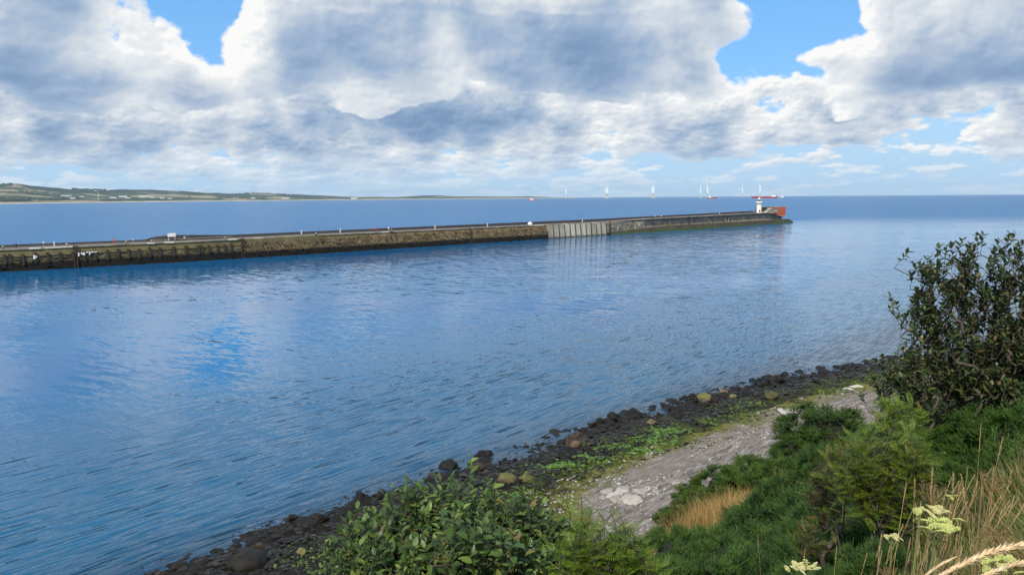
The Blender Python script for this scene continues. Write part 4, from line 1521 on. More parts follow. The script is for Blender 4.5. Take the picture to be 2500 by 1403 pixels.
# ------------------------------------------------------------------ lighthouse
M_LHWHITE = simple_mat('limewash', (0.76, 0.74, 0.67), (0.68, 0.65, 0.58), 0.9, 0.7, bump=.15, bscale=6)
M_LHGREY = simple_mat('gallery_grey', (0.10, 0.10, 0.10), None, rough=0.6)
M_DOOR = simple_mat('brown_door', (0.10, 0.045, 0.03), None, rough=0.7)
M_LAMP = simple_mat('lantern_dome', (0.70, 0.76, 0.80), None, rough=0.35)
tl = t_for(1852, 6.8)
lz = 8.05
d = PD2
lh = empty('lighthouse', pp(tl, 6.8, lz), math.atan2(d[1], d[0]))
tag(lh, 'small white octagonal lighthouse with a dark lantern near the pier end', 'lighthouse')
H0 = 6.9
MB().lathe([(1.98, -.2), (1.98, 0.25), (1.86, 0.3), (1.60, H0)], 8, rot=PI / 8).build('tower', M_LHWHITE, lh)
MB().lathe([(1.62, H0 - .32), (2.16, H0 - .30), (2.16, H0 - .02), (1.64, H0)], 16).build('gallery_band', M_LHGREY, lh)
gal = MB().lathe([(2.28, H0), (2.32, H0 + 0.95), (2.22, H0 + 1.02), (2.1, H0 + 1.0), (2.1, H0 + .12)], 16).build('gallery', M_WHITE, lh)
MB().lathe([(1.05, H0 + .05), (1.05, H0 + 1.0), (.95, H0 + 1.05)], 8, rot=PI / 8).build('lantern_base', M_LHWHITE, lh)
ln_ = MB().lathe([(.92, H0 + 1.0), (.92, H0 + 2.35)], 8, rot=PI / 8).build('lantern', M_DARKGLASS, lh)
for k in range(8):
    a = k * PI / 4 + PI / 8
    MB().tube([(.95 * math.cos(a), .95 * math.sin(a), H0 + 1.0), (.95 * math.cos(a), .95 * math.sin(a), H0 + 2.36)], .06, 4).build('glazing_bar', M_LHGREY, ln_)
rf = MB().lathe([(1.18, H0 + 2.34), (1.16, H0 + 2.5), (.85, H0 + 2.95), (.35, H0 + 3.25), (.12, H0 + 3.4)], 12).build('lantern_roof', M_LAMP, lh, True)
MB().lathe([(.10, H0 + 3.38), (.26, H0 + 3.55), (.26, H0 + 3.8), (.04, H0 + 4.2)], 8).build('finial', M_WHITE, rf, True)
# openings look at the camera side
for ang, zz, ww, hh_, nm, mt in ((-118, 1.15, .85, 2.1, 'door', M_DOOR), (-118, 5.3, .42, .5, 'window', M_DARKGLASS), (-40, 3.6, .42, .6, 'window', M_DARKGLASS)):
    a = math.radians(-112.5 if ang == -118 else -67.5 + 22.5)
    rr = (1.86 - .26 * zz / H0) * math.cos(PI / 8)
    a = math.radians(-90 - 45) if ang == -118 else math.radians(-45)
    MB().box((math.cos(a) * (rr + .01), math.sin(a) * (rr + .01), zz), (0.16, ww, hh_), a).build(nm, mt, lh)
MB().box((1.9 * math.cos(-.3), 1.9 * math.sin(-.3), 5.2), (.5, .3, .9)).build('light_box', M_WHITE, lh)

# ------------------------------------------------------------------ pier head: back wall, ramp, orange hoarding
ht0, ht1 = t_for(1862, 6.0), t_for(1892, 6.0)
def headwall(t):
    return [(9.2, 8.0 - 1), (9.3, 8.0 + 3.7), (10.6, 8.0 + 3.7), (10.8, 8.0 - 1)]
hw = sweep('head_wall', M_PARA, ht0 - 2, T_TIP, headwall, 4.0)
sweep('wall_cap', M_COPING, ht0 - 2.2, T_TIP + .2, lambda t: [(9.1, 8.0 + 3.71), (9.1, 8.0 + 3.95), (10.8, 8.0 + 3.95), (10.8, 8.0 + 3.71)], 4.0, hw)
# ramp up to the head
sweep('ramp', M_DARKWALL, ht0, ht1 + 1, lambda t: [(3.1, 8.0 - .5), (3.1, 8.0 + 0.1 + 2.3 * min(1, (t - ht0) / 9.0)), (7.0, 8.0 + 0.1 + 2.3 * min(1, (t - ht0) / 9.0)), (7.0, 8.0 - .5)], 1.5)
sweep('ramp_edge', M_COPING, ht0, ht1 + 1, lambda t: [(2.95, 8.0 + 0.12 + 2.3 * min(1, (t - ht0) / 9.0)), (2.95, 8.0 + 0.36 + 2.3 * min(1, (t - ht0) / 9.0)), (3.3, 8.0 + 0.36 + 2.3 * min(1, (t - ht0) / 9.0)), (3.3, 8.0 + .12 + 2.3 * min(1, (t - ht0) / 9.0))], 1.5)
sl = empty('concrete_beam', pp(t_for(1878, 4.2), 4.2, 8.0 + 2.45), math.atan2(d[1], d[0]))
tag(sl, 'pale cream concrete beam lying between the lighthouse and the orange hoarding', 'beam')
MB().box((0, 0, .42), (4.6, 1.0, .84)).build('block', M_PALE, sl)
M_HOARD = simple_mat('orange_mesh', (0.36, 0.088, 0.040), (0.30, 0.072, 0.034), 0.7, 0.8, bump=.2, bscale=3, rand=.06)
hc = t_for(1903, 2.4)
ho = empty('orange_hoarding', pp(hc, 2.4, 4.35), math.atan2(d[1], d[0]) - .55)
tag(ho, 'orange sheeted scaffold enclosure at the seaward end of the pier', 'hoarding')
hw_, hd_, hh_ = 9.6, 4.6, 6.5
for k in range(6):
    x0 = -hw_ / 2 + hw_ * k / 6
    MB().box((x0 + hw_ / 12, 0, 1.0 + hh_ / 2 + .18 * (k > 2)), (hw_ / 6 - .06, .10 + .05 * (k % 2), hh_)).build('panel', M_HOARD, ho)
for k in range(2):
    for s_ in (-1, 1):
        MB().box((s_ * (hw_ / 2 + .07), 1.3 + k * 2.45, 1.0 + hh_ / 2), (.12, 2.38, hh_)).build('panel', M_HOARD, ho)
for k in range(4):
    for yy in (0.2, hd_):
        MB().tube([(-hw_ / 2 + .3 + k * (hw_ - .6) / 3, yy, 0), (-hw_ / 2 + .3 + k * (hw_ - .6) / 3, yy, hh_ + 1.2)], .10, 5).build('scaffold_pole', M_STEEL, ho)
MB().box((0, -.12, 1.0 + hh_ - .1), (hw_ + .3, .08, .22)).box((0, -.12, 1.05), (hw_ + .3, .08, .2)).build('rail', M_COPING, ho)
MB().box((0, hd_ / 2 + .2, hh_ + .9), (hw_, hd_, .12)).build('roof_sheet', M_HOARD, ho)
#@@PART3
# ------------------------------------------------------------------ boulders and weed on the shore
def rock_mesh(name, seed, flat=0.7, rough=0.34, sub=3, ang=False):
    bm = bmesh.new()
    bmesh.ops.create_icosphere(bm, subdivisions=sub, radius=0.5)
    v = np.array([q.co[:] for q in bm.verts])
    f = np.array([[q.index for q in g.verts] for g in bm.faces])
    bm.free()
    r = np.random.default_rng(seed)
    o = r.random(3) * 50
    if ang:
        # knock flat facets off
        for _ in range(9):
            nrm = r.normal(size=3)
            nrm /= np.linalg.norm(nrm)
            dd = v @ nrm
            lim = r.uniform(0.27, 0.40)
            v = v - np.clip(dd - lim, 0, None)[:, None] * nrm
    n = (fbm(v[:, 0] * 3 + o[0] + v[:, 2] * 1.7, v[:, 1] * 3 + o[1] - v[:, 2] * 2.3, 3) - 0.5)
    n2 = (fbm(v[:, 0] * 9 + o[2] + v[:, 2] * 7, v[:, 1] * 9 + v[:, 2] * 8, 2) - 0.5)
    v = v * (1 + rough * 2 * n + rough * 0.8 * n2)[:, None]
    v[:, 2] *= flat
    v[:, 0] *= r.uniform(0.95, 1.25)
    v[:, 2] += 0.16
    return np_mesh(name, v, f, not ang)


def rock_mat(name, c1, c2, top=None, bump=0.8, rough=0.7):
    m, T, out = new_mat(name)
    tc = T.node('ShaderNodeTexCoord').outputs['Object']
    n1 = T.noise(tc, 4.0, 6.0, 0.7)
    n2 = T.noise(tc, 14.0, 4.0, 0.7)
    col = T.mix(T.ss(n1, 0.36, 0.64), c1, c2)
    if top is not None:
        up = T.sep(T.node('ShaderNodeNewGeometry').outputs['Normal'])[2]
        col = T.mix(T.m('MULTIPLY', T.ss(T.m('ADD', up, T.m('SUBTRACT', n1, 0.5)), 0.15, 0.7), 0.85), col, top)
    hs = T.node('ShaderNodeHueSaturation')
    T.put(hs.inputs['Value'], T.m('MULTIPLY_ADD', T.node('ShaderNodeObjectInfo').outputs['Random'], 0.7, 0.65))
    T.put(hs.inputs['Color'], col)
    p = principled(T, hs.outputs[0], rough, T.bump(n2, bump, 0.08), 0.3)
    T.l.new(p.outputs[0], out.inputs[0])
    return m


MR_DARK = rock_mat('wet_black_rock', (0.005, 0.0045, 0.004), (0.013, 0.011, 0.008), rough=0.6)
MR_MOSS = rock_mat('mossy_rock', (0.06, 0.05, 0.035), (0.10, 0.085, 0.05), (0.10, 0.10, 0.025))
MR_PALE = rock_mat('pale_rock', (0.30, 0.27, 0.24), (0.42, 0.39, 0.355))
MR_TAN = rock_mat('tan_rock', (0.13, 0.095, 0.055), (0.20, 0.145, 0.08))
MR_YEL = rock_mat('lichened_rock', (0.14, 0.13, 0.045), (0.20, 0.18, 0.07))
MR_BROWN = rock_mat('brown_rock', (0.030, 0.023, 0.016), (0.055, 0.042, 0.028))
RK_ROUND = [rock_mesh('boulder', 10 + i, 0.72, 0.42, 3, i % 2 == 0) for i in range(7)]
RK_ANG = [rock_mesh('rock', 40 + i, 0.7, 0.16, 3, True) for i in range(5)]


def rock(name, me, mat, x, y, size, label, cat, group=None, sink=0.1, rz=None, sc=(1, 1, 1), z=None):
    key = (me.name, mat.name)
    if key not in _rk:
        m2 = me.copy()
        m2.materials.clear()
        m2.materials.append(mat)
        _rk[key] = m2
    o = bpy.data.objects.new(name, _rk[key])
    COL.objects.link(o)
    zz = gz(x, y) if z is None else z
    o.location = (x, y, zz - sink * size)
    o.scale = (size * sc[0], size * sc[1], size * sc[2])
    o.rotation_euler = (random.uniform(-.25, .25), random.uniform(-.25, .25), random.uniform(0, 6.28) if rz is None else rz)
    return tag(o, label, cat, group)


_rk = {}


def on_ground(px, py):
    """where a sight line meets the ground"""
    z = 0.6
    for _ in range(6):
        p = atz(px, py, z)
        z = 0.5 * z + 0.5 * gz(p[0], p[1])
    return p[0], p[1]


# boulders one can tell apart
for px, py, wpx, mi, mt, nm, lab in [
    (1403, 1080, 52, 0, MR_BROWN, 'boulder', 'big brown boulder with a pale foot, rising alone where the weed belt steps back'),
    (1405, 1088, 30, 1, MR_TAN, 'boulder', 'tan rock lying against the foot of the big brown boulder'),
    (1590, 1033, 22, 2, MR_TAN, 'boulder', 'small orange tan stone on the black weed right of the dark boulder heap'),
    (1720, 978, 38, 3, MR_MOSS, 'boulder', 'mossy boulder in the black heap, under the yellow topped one'),
    (1765, 957, 20, 4, MR_TAN, 'boulder', 'pale tan stone standing on top of the black heap by the water'),
    (1791, 968, 19, 5, MR_YEL, 'boulder', 'yellow lichened oval stone on the black weed'),
    (1885, 973, 38, 1, MR_MOSS, 'boulder', 'mound of bright yellow green weed on a stone at the edge of the bedrock'),
    (1282, 1172, 42, 2, MR_MOSS, 'boulder', 'moss topped boulder beside the small sandy pool'),
    (1236, 1172, 46, 3, MR_MOSS, 'boulder', 'larger moss topped boulder just left of the one by the sandy pool'),
    (1160, 1144, 40, 4, MR_BROWN, 'boulder', 'brown rounded boulder at the water behind the top of the middle shrub'),
    (714, 1268, 36, 0, MR_DARK, 'boulder', 'black weed clad boulder standing alone in the shallows'),
    (735, 1350, 30, 5, MR_YEL, 'boulder', 'yellow green stone on the black shore in the lower left'),
    (632, 1335, 24, 6, MR_BROWN, 'boulder', 'brown stone with white marks at the lower left waterline'),
    (1498, 1025, 40, 0, MR_DARK, 'boulder', 'angular black boulder closest to the water left of the boulder heap'),
    (1888, 932, 40, 2, MR_DARK, 'boulder', 'black boulder leading the last group of rocks before the tall shrub'),
]:
    x, y = on_ground(px, py)
    D = math.hypot(x, y)
    rock(nm, RK_ROUND[mi % len(RK_ROUND)], mt, x, y, wpx * D / FPX * 1.05, lab, 'boulder', sink=.06, z=max(gz(x, y), -.1))
# pale broken rocks on the bedrock
for i, (px, py, wpx) in enumerate([(1482, 1203, 36), (1500, 1212, 42), (1520, 1200, 40), (1535, 1213, 34), (1553, 1200, 26), (1570, 1205, 34), (1510, 1222, 40), (1545, 1225, 46), (1580, 1194, 22),
                                   (1470, 1216, 24), (1600, 1202, 26), (1930, 1003, 26), (1945, 1000, 22), (1912, 1007, 28), (1958, 997, 24), (1938, 1012, 24), (1975, 994, 22), (2090, 945, 24), (2070, 952, 20)]):
    x, y = on_ground(px, py)
    D = math.hypot(x, y)
    g = 'pale broken rocks on the bedrock in front of the middle shrub' if px < 1700 else 'pale broken rocks on the upper bedrock'
    lab = 'pale broken rock in the heap on the bedrock right of the middle shrub' if px < 1700 else ('pale broken rock in the ledge behind the round gorse bush' if px < 2050 else 'pale rock beside the lowest branches of the tall shrub')
    rock('rock', RK_ANG[i % 5], MR_PALE, x, y, wpx * D / FPX, lab, 'rock', g, .12, None, (1.2, 1, .8))

# the belt of black weed clad boulders along the water
n_b = 0
tries = 0
taken = []
while n_b < 255 and tries < 5000:
    tries += 1
    a = random.choice([random.uniform(-30, 62), random.uniform(6, 50)])
    s_ = abs(random.gauss(0, 1.9)) - 1.5 + (1.2 if a < -8 else 0)
    size = min(1.9, random.lognormvariate(-0.25, 0.42))
    # gaps: loose rocks between a = -10 and 2, dense heap beyond
    dens = np.interp(a, [-30, -14, -6, 4, 9, 60], [.8, .7, .55, .6, 1, 1])
    if random.random() > dens:
        continue
    x = float(np.interp(a, SA, SHX) + s_ * np.interp(a, SA, SNX))
    y = float(np.interp(a, SA, SHY) + s_ * np.interp(a, SA, SNY))
    if any((x - p) ** 2 + (y - q) ** 2 < (0.42 * (size + r)) ** 2 for p, q, r in taken):
        continue
    taken.append((x, y, size))
    rock('boulder', RK_ROUND[n_b % 7], MR_DARK if random.random() < .97 else MR_BROWN, x, y, size,
         'dark weed clad boulder in the belt of rocks along the waterline', 'boulder', 'weed clad boulders along the waterline', .16, None,
         (1.1, 1, random.uniform(.75, 1.1)), z=max(gz(x, y), -.25))
    n_b += 1


def scatter_shapes(name, mat, shapes, P, S, kind='stuff', tilt=.4):
    """shapes: list of (verts, tris); one copy per point of P, joined"""
    V, F = [], []
    n = 0
    N = len(P)
    rz = RNG.uniform(0, 2 * PI, N)
    tx, ty = RNG.normal(0, tilt, N), RNG.normal(0, tilt, N)
    for k, (sv, sf) in enumerate(shapes):
        idx = np.arange(k, N, len(shapes))
        c, s = np.cos(rz[idx]), np.sin(rz[idx])
        x = sv[:, 0][None] * c[:, None] - sv[:, 1][None] * s[:, None]
        y = sv[:, 0][None] * s[:, None] + sv[:, 1][None] * c[:, None]
        z = sv[:, 2][None] + tx[idx][:, None] * x + ty[idx][:, None] * y
        v = np.stack([x, y, z], -1) * S[idx][:, None, None] + P[idx][:, None, :]
        V.append(v.reshape(-1, 3))
        F.append((sf[None] + (np.arange(len(idx)) * len(sv))[:, None, None] + n).reshape(-1, sf.shape[1]))
        n += len(idx) * len(sv)
    me = np_mesh(name, np.vstack(V), np.vstack(F), False)
    o = obj(name, me, mat)
    o['kind'] = kind
    return o


def lump(seed, flat=.35, sub=1):
    bm = bmesh.new()
    bmesh.ops.create_icosphere(bm, subdivisions=sub, radius=.5)
    v = np.array([q.co[:] for q in bm.verts])
    f = np.array([[q.index for q in g.verts] for g in bm.faces])
    bm.free()
    r = np.random.default_rng(seed)
    v *= r.uniform(.7, 1.3, (len(v), 1))
    v[:, 2] *= flat
    v[:, 0] *= 1.3
    return v, f


def shore_points(n, a0, a1, smean, ssd, smin, smax):
    a = RNG.uniform(a0, a1, n)
    s = np.clip(RNG.normal(smean, ssd, n), smin, smax)
    x = np.interp(a, SA, SHX) + s * np.interp(a, SA, SNX)
    y = np.interp(a, SA, SHY) + s * np.interp(a, SA, SNY)
    return x, y, a, s


LUMPS = [lump(i, .13, 1) for i in range(6)]
x, y, a, s = shore_points(8000, -32, 70, 3.0, 2.6, -1.5, 9.5)
z = gz_arr(x, y)
M_WEED = simple_mat('bladder_weed', (0.004, 0.0035, 0.003), (0.014, 0.011, 0.006), 1.2, 0.45, coords='World', rand=.45)
scatter_shapes('seaweed', M_WEED, LUMPS, np.c_[x, y, np.maximum(z, -.05) + .02], RNG.uniform(.12, .42, len(x)), tilt=.15)
x, y, a, s = shore_points(16000, -24, 66, 7.2, 2.0, 3.0, 11.5)
z = gz_arr(x, y)
keep = fbm(x * .35 + 7, y * .35, 3) > .47
x, y, z = x[keep], y[keep], z[keep]
M_ALGAE = simple_mat('green_algae', (0.022, 0.042, 0.006), (0.085, 0.125, 0.012), 0.5, 0.6, coords='World', rand=.5)
scatter_shapes('algae', M_ALGAE, [lump(20 + i, .12) for i in range(4)], np.c_[x, y, z + .01], RNG.uniform(.06, .24, len(x)))
gx, gy = [], []
for px, py, rx, ry, n in ((1600, 1075, 60, 16, 420), (1545, 1100, 70, 10, 420), (1360, 1136, 45, 8, 380), (1640, 1052, 50, 10, 240), (1500, 1095, 40, 8, 160), (1450, 1115, 40, 8, 120)):
    for _ in range(n):
        q = on_ground(px + RNG.normal(0, rx * .5), py + RNG.normal(0, ry * .5))
        gx.append(q[0])
        gy.append(q[1])
gx, gy = np.array(gx), np.array(gy)
kp = fbm(gx * 1.1, gy * 1.1, 3) > .46
gx, gy = gx[kp], gy[kp]
M_SEALETTUCE = simple_mat('sea_lettuce', (0.045, 0.10, 0.008), (0.085, 0.165, 0.012), 1.5, 0.5, coords='World', rand=.35)
scatter_shapes('sea_lettuce', M_SEALETTUCE, [lump(60 + i, .10) for i in range(4)], np.c_[gx, gy, gz_arr(gx, gy) + .06], RNG.uniform(.08, .30, len(gx)), tilt=.15)
x, y, a, s = shore_points(7000, -26, 66, 14, 4.0, 8, 21)
z = gz_arr(x, y)
keep = fbm(x * .5 + 31, y * .5, 3) > .49
x, y, z = x[keep], y[keep], z[keep]
M_SHINGLE = simple_mat('shingle', (0.20, 0.18, 0.165), (0.32, 0.295, 0.27), 0.8, 0.85, coords='World', rand=.35)
scatter_shapes('shingle', M_SHINGLE, [lump(30 + i, .5) for i in range(5)], np.c_[x, y, z + .02], RNG.uniform(.05, .20, len(x)))

# ------------------------------------------------------------------ leaves
def leaf_shape(w=.46, fold=.12, droop=.12, seg=4, tipp=1.0):
    """a leaf along +Y, 1 long, folded on the midrib"""
    v, f = [], []
    for i in range(seg + 1):
        t = i / seg
        wd = w * .5 * math.sin(PI * min(1, t ** .85)) ** .8 if 0 < t < 1 else 0
        zc = -droop * t * t
        v += [(-wd, t, zc + fold * wd * 2), (0, t, zc), (wd, t, zc + fold * wd * 2)]
    for i in range(seg):
        b = i * 3
        if i == 0:
            f += [(b + 1, b + 4, b + 3), (b + 1, b + 5, b + 4)]
        elif i == seg - 1:
            f += [(b, b + 1, b + 4), (b + 1, b + 2, b + 4)]
        else:
            f += [(b, b + 1, b + 4), (b, b + 4, b + 3), (b + 1, b + 2, b + 5), (b + 1, b + 5, b + 4)]
    v = np.array(v, float)
    v[:, 1] += 0.0
    return v, np.array(f)


def frond_shape(pairs=7, lw=.24, ll=.36):
    """a pinnate leaf along +Y"""
    V, F = [], []
    n = 0

    def put(base, ang, ln, wd, zt):
        nonlocal n
        c, s = math.cos(ang), math.sin(ang)
        pts = [(0, 0), (-.5 * wd, .35), (-.42 * wd, .7), (0, 1), (.42 * wd, .7), (.5 * wd, .35)]
        for (a_, b_) in pts:
            X, Y = a_ * ln, b_ * ln
            V.append((base[0] + X * c + Y * s, base[1] - X * s + Y * c, base[2] + zt * b_ + .02 * abs(a_)))
        F.extend([(n, n + 5, n + 1), (n + 1, n + 5, n + 2), (n + 2, n + 5, n + 4), (n + 2, n + 4, n + 3)])
        n += 6
    for i in range(pairs):
        t = .16 + .74 * i / (pairs - 1)
        L = ll * (1 - .45 * abs(t - .5) * 1.6)
        zc = -.18 * t * t
        put((0, t, zc), 1.05, L, lw * 1.3, -.05)
        put((0, t, zc), -1.05, L, lw * 1.3, -.05)
    put((0, .95, -.17), 0, ll * .8, lw * 1.3, -.05)
    V += [(-.012, 0, 0), (.012, 0, 0), (.006, 1, -.19), (-.006, 1, -.19)]
    F += [(n, n + 1, n + 2), (n, n + 2, n + 3)]
    return np.array(V, float), np.array(F)


def frames(axis, up):
    """matrices whose Y column is axis and Z is near up"""
    y = axis / np.linalg.norm(axis, axis=1, keepdims=True)
    x = np.cross(y, up)
    x /= np.maximum(np.linalg.norm(x, axis=1, keepdims=True), 1e-6)
    z = np.cross(x, y)
    return np.stack([x, y, z], -1)     # (n,3,3) columns x y z


def leaf_cloud(V, F, pos, rot, size):
    n, m = len(pos), len(V)
    v = np.einsum('nij,mj->nmi', rot, V) * size[:, None, None] + pos[:, None, :]
    f = F[None] + (np.arange(n) * m)[:, None, None]
    return v.reshape(-1, 3), f.reshape(-1, 3)


CAMP = np.array([0, 0, CAMZ])


def grow(name, label, cat, base, blobs, n_shoot, leaf, mat, bark, shoot_len=.28, per=8, leaf_len=(.07, .11), stems=4, up=.6, n_obj=300,
         stem_r=.035, group=None, leaf_name='leaf', spread=.9, top_bias=.35, extra=None, rosette=.0, shell=0.45):
    """a shrub: bent stems from the ground to shoots that fill a crown, leaves set singly round each shoot"""
    base = np.array(base, float)
    root = empty(name, tuple(base))
    tag(root, label, cat, group)
    bl = np.array([b[:3] for b in blobs])
    br = np.array([b[3:6] for b in blobs])
    wts = br.prod(1) ** .75
    k = RNG.choice(len(bl), n_shoot, p=wts / wts.sum())
    d = RNG.normal(size=(n_shoot, 3))
    d /= np.linalg.norm(d, axis=1, keepdims=True)
    rad = RNG.uniform(shell, 1, n_shoot) ** .55
    d[:, 2] = np.where(RNG.random(n_shoot) < top_bias, np.abs(d[:, 2]), d[:, 2])
    P = bl[k] + d * rad[:, None] * br[k]
    if extra is not None:
        P = np.vstack([P, np.array(extra)])
    n_shoot = len(P)
    cen = bl.mean(0)
    out = P - (base * .5 + cen * .5)
    out /= np.linalg.norm(out, axis=1, keepdims=True)
    dirs = out * (1 - up) + np.array([0, 0, up]) + RNG.normal(0, .22, (n_shoot, 3))
    dirs /= np.linalg.norm(dirs, axis=1, keepdims=True)
    S0 = P - dirs * shoot_len
    # wood: each shoot hangs on the nearest lower node of what has grown already
    nodes = [base + np.array([RNG.normal(0, .06), RNG.normal(0, .06), -.15]) for _ in range(stems)]
    par = [-1] * stems
    heights = [nodes[i][2] for i in range(stems)]
    NP = np.zeros((4000, 3))
    NP[:stems] = nodes
    cnt = stems
    wt = np.zeros(4000)
    parent = np.full(4000, -1)
    segs = []
    order = np.argsort(np.linalg.norm(S0 - base, axis=1))
    for i in order:
        p = S0[i]
        dv = NP[:cnt] - p
        dist = np.linalg.norm(dv, axis=1)
        pen = dist + 1.8 * np.clip(dv[:, 2] + .05, 0, None)
        if len(segs) < stems:
            j = len(segs)
        else:
            j = int(pen.argmin())
        q = NP[j]
        L = np.linalg.norm(p - q)
        nmid = 1 if L < .35 else min(4, int(L / .25))
        prev = j
        pts = [q]
        for h in range(1, nmid + 1):
            t = h / nmid
            pt = q * (1 - t) + p * t
            if h < nmid:
                pt = pt + np.array([0, 0, -.10 * L * math.sin(PI * t)]) + RNG.normal(0, .03 * L, 3)
            if cnt >= 3990:
                break
            NP[cnt] = pt
            parent[cnt] = prev
            prev = cnt
            cnt += 1
            pts.append(pt)
        segs.append((prev, i))
        m_ = prev
        while m_ >= 0:
            wt[m_] += 1
            m_ = parent[m_]
    # draw wood
    wb = MB()
    sb = [MB() for _ in range(stems)]
    rootof = np.full(cnt, -1)
    for m_ in range(cnt):
        rootof[m_] = m_ if parent[m_] < 0 else rootof[parent[m_]]
    rr = lambda w: min(stem_r * 1.6, .0035 + stem_r * .16 * w ** .52)
    for m_ in range(cnt):
        q = parent[m_]
        if q < 0:
            continue
        thick = rr(wt[m_])
        tgt = sb[rootof[m_] if rootof[m_] < stems else 0] if thick > .010 else wb
        tgt.tube([NP[q] - base, NP[m_] - base], [rr(max(wt[q] if parent[q] >= 0 else wt[m_], wt[m_])) if thick > .01 else thick, thick], 6 if thick > .012 else 4, cap=False)
    for prev, i in segs:
        wb.tube([S0[i] - base, P[i] - base], [.004, .002], 3, cap=False)
    for b in sb:
        if b.f:
            b.build('stem', bark, root, True)
    if wb.f:
        t_ = wb.build('twigs', bark, root, True)
        t_['kind'] = 'stuff'
    # leaves
    M = n_shoot * per
    ii = np.repeat(np.arange(n_shoot), per)
    jj = np.tile(np.arange(per), n_shoot)
    f_ = (jj + .5) / per
    f_ = rosette + (1 - rosette) * f_
    pos = S0[ii] * (1 - f_)[:, None] + P[ii] * f_[:, None]
    ang = jj * 2.4 + RNG.uniform(0, 6.28, n_shoot)[ii] + RNG.normal(0, .25, M)
    ax = dirs[ii]
    s1 = np.cross(ax, np.array([.31, .77, .2]))
    s1 /= np.linalg.norm(s1, axis=1, keepdims=True)
    s2 = np.cross(ax, s1)
    side = s1 * np.cos(ang)[:, None] + s2 * np.sin(ang)[:, None]
    rise = np.interp(f_, [0, 1], [.15, .95])
    la = side * spread + ax * rise[:, None] + RNG.normal(0, .15, (M, 3))
    upv = ax * .5 + np.array([0, 0, .8]) + RNG.normal(0, .22, (M, 3))
    rot = frames(la, upv)
    size = RNG.uniform(*leaf_len, M) * np.interp(f_, [0, .8, 1], [1, .95, .7])
    # leaves that show largest become objects of their own, the rest one mass
    dist = np.linalg.norm(pos - CAMP, axis=1)
    score = size / dist * (0.5 + 0.5 * np.abs(rot[:, :, 2] @ np.array([0, -.8, .5])))
    depth = np.einsum('ij,ij->i', pos - cen, (CAMP - cen)[None] / np.linalg.norm(CAMP - cen) * np.ones((M, 1)))
    score = score * (1 + .6 * np.clip(depth, -.8, .8))
    px_ = (pos - CAMP) @ np.array([_R, _U, _f]).T
    inview = (np.abs(px_[:, 0] / px_[:, 2]) < .66) & (np.abs(px_[:, 1] / px_[:, 2]) < .37)
    score = score * np.where(inview, 1, .01)
    top = np.argsort(-score)[:n_obj]
    mask = np.zeros(M, bool)
    mask[top] = True
    shapes = leaf if isinstance(leaf, list) else [leaf]
    mes = []
    for (lv, lf) in shapes:
        me = np_mesh(leaf_name, lv, lf, True)
        me.materials.append(mat)
        mes.append(me)
    for q in top:
        o = bpy.data.objects.new(leaf_name, mes[q % len(mes)])
        m4 = Matrix([[*(rot[q][r] * size[q]), pos[q][r] - base[r]] for r in range(3)] + [[0, 0, 0, 1]])
        COL.objects.link(o)
        o.parent = root
        o.matrix_local = m4
    rest = np.where(~mask)[0]
    VV, FF, nn = [], [], 0
    for h, (lv, lf) in enumerate(shapes):
        r_ = rest[h::len(shapes)]
        v, f = leaf_cloud(lv, lf, pos[r_] - base, rot[r_], size[r_])
        VV.append(v)
        FF.append(f + nn)
        nn += len(v)
    fo = obj('foliage', np_mesh('foliage', np.vstack(VV), np.vstack(FF), True), mat, root)
    fo['kind'] = 'stuff'
    return root


def crown(Y, items, dy=None):
    """blobs from bearings: (px, py, radius m[, dY]) at distance Y"""
    out = []
    for it in items:
        px, py, r = it[:3]
        yy = Y + (it[3] if len(it) > 3 else 0)
        p = aty(px, py, yy)
        out.append((p[0], p[1], p[2], r, r * (dy or 1.0), r))
    return out


LEAF_A = [leaf_shape(.50, .10, .10), leaf_shape(.46, .25, .22), leaf_shape(.54, .05, .02), leaf_shape(.48, .18, .32)]
M_BARK = simple_mat('grey_bark', (0.055, 0.042, 0.032), (0.10, 0.085, 0.07), 12, 0.85, coords='World')
M_LEAF_MID = leaf_mat('whitebeam_leaf', [(0, (0.028, 0.060, 0.015)), (.35, (0.055, 0.105, 0.022)), (.7, (0.09, 0.155, 0.030)), (.9, (0.15, 0.21, 0.038)), (.97, (0.19, 0.20, 0.045)), (1, (0.22, 0.12, 0.04))], .42, .25, (0.14, 0.19, 0.10))
M_LEAF_TALL = leaf_mat('tall_shrub_leaf', [(0, (0.026, 0.046, 0.017)), (.4, (0.044, 0.072, 0.023)), (.75, (0.072, 0.098, 0.028)), (.9, (0.12, 0.125, 0.030)), (1, (0.16, 0.10, 0.038))], .42, .2, (0.07, 0.085, 0.05))
M_ROWAN = leaf_mat('rowan_leaf', [(0, (0.055, 0.110, 0.010)), (.5, (0.11, 0.185, 0.013)), (.8, (0.165, 0.235, 0.016)), (.93, (0.20, 0.15, 0.02)), (1, (0.24, 0.09, 0.02))], .5, .3)
M_ROWAN_BRIGHT = leaf_mat('rowan_leaf_bright', [(0, (0.060, 0.125, 0.011)), (.5, (0.115, 0.205, 0.014)), (.8, (0.165, 0.25, 0.017)), (.93, (0.20, 0.20, 0.02)), (1, (0.22, 0.11, 0.02))], .5, .3)
M_ROWAN_RED = leaf_mat('rowan_leaf_dry', [(0, (0.04, 0.06, 0.012)), (.4, (0.075, 0.085, 0.012)), (.7, (0.13, 0.10, 0.02)), (1, (0.20, 0.075, 0.025))], .5, .3)


def xg(px, Y):
    return float(aty(px, 900, Y)[0])


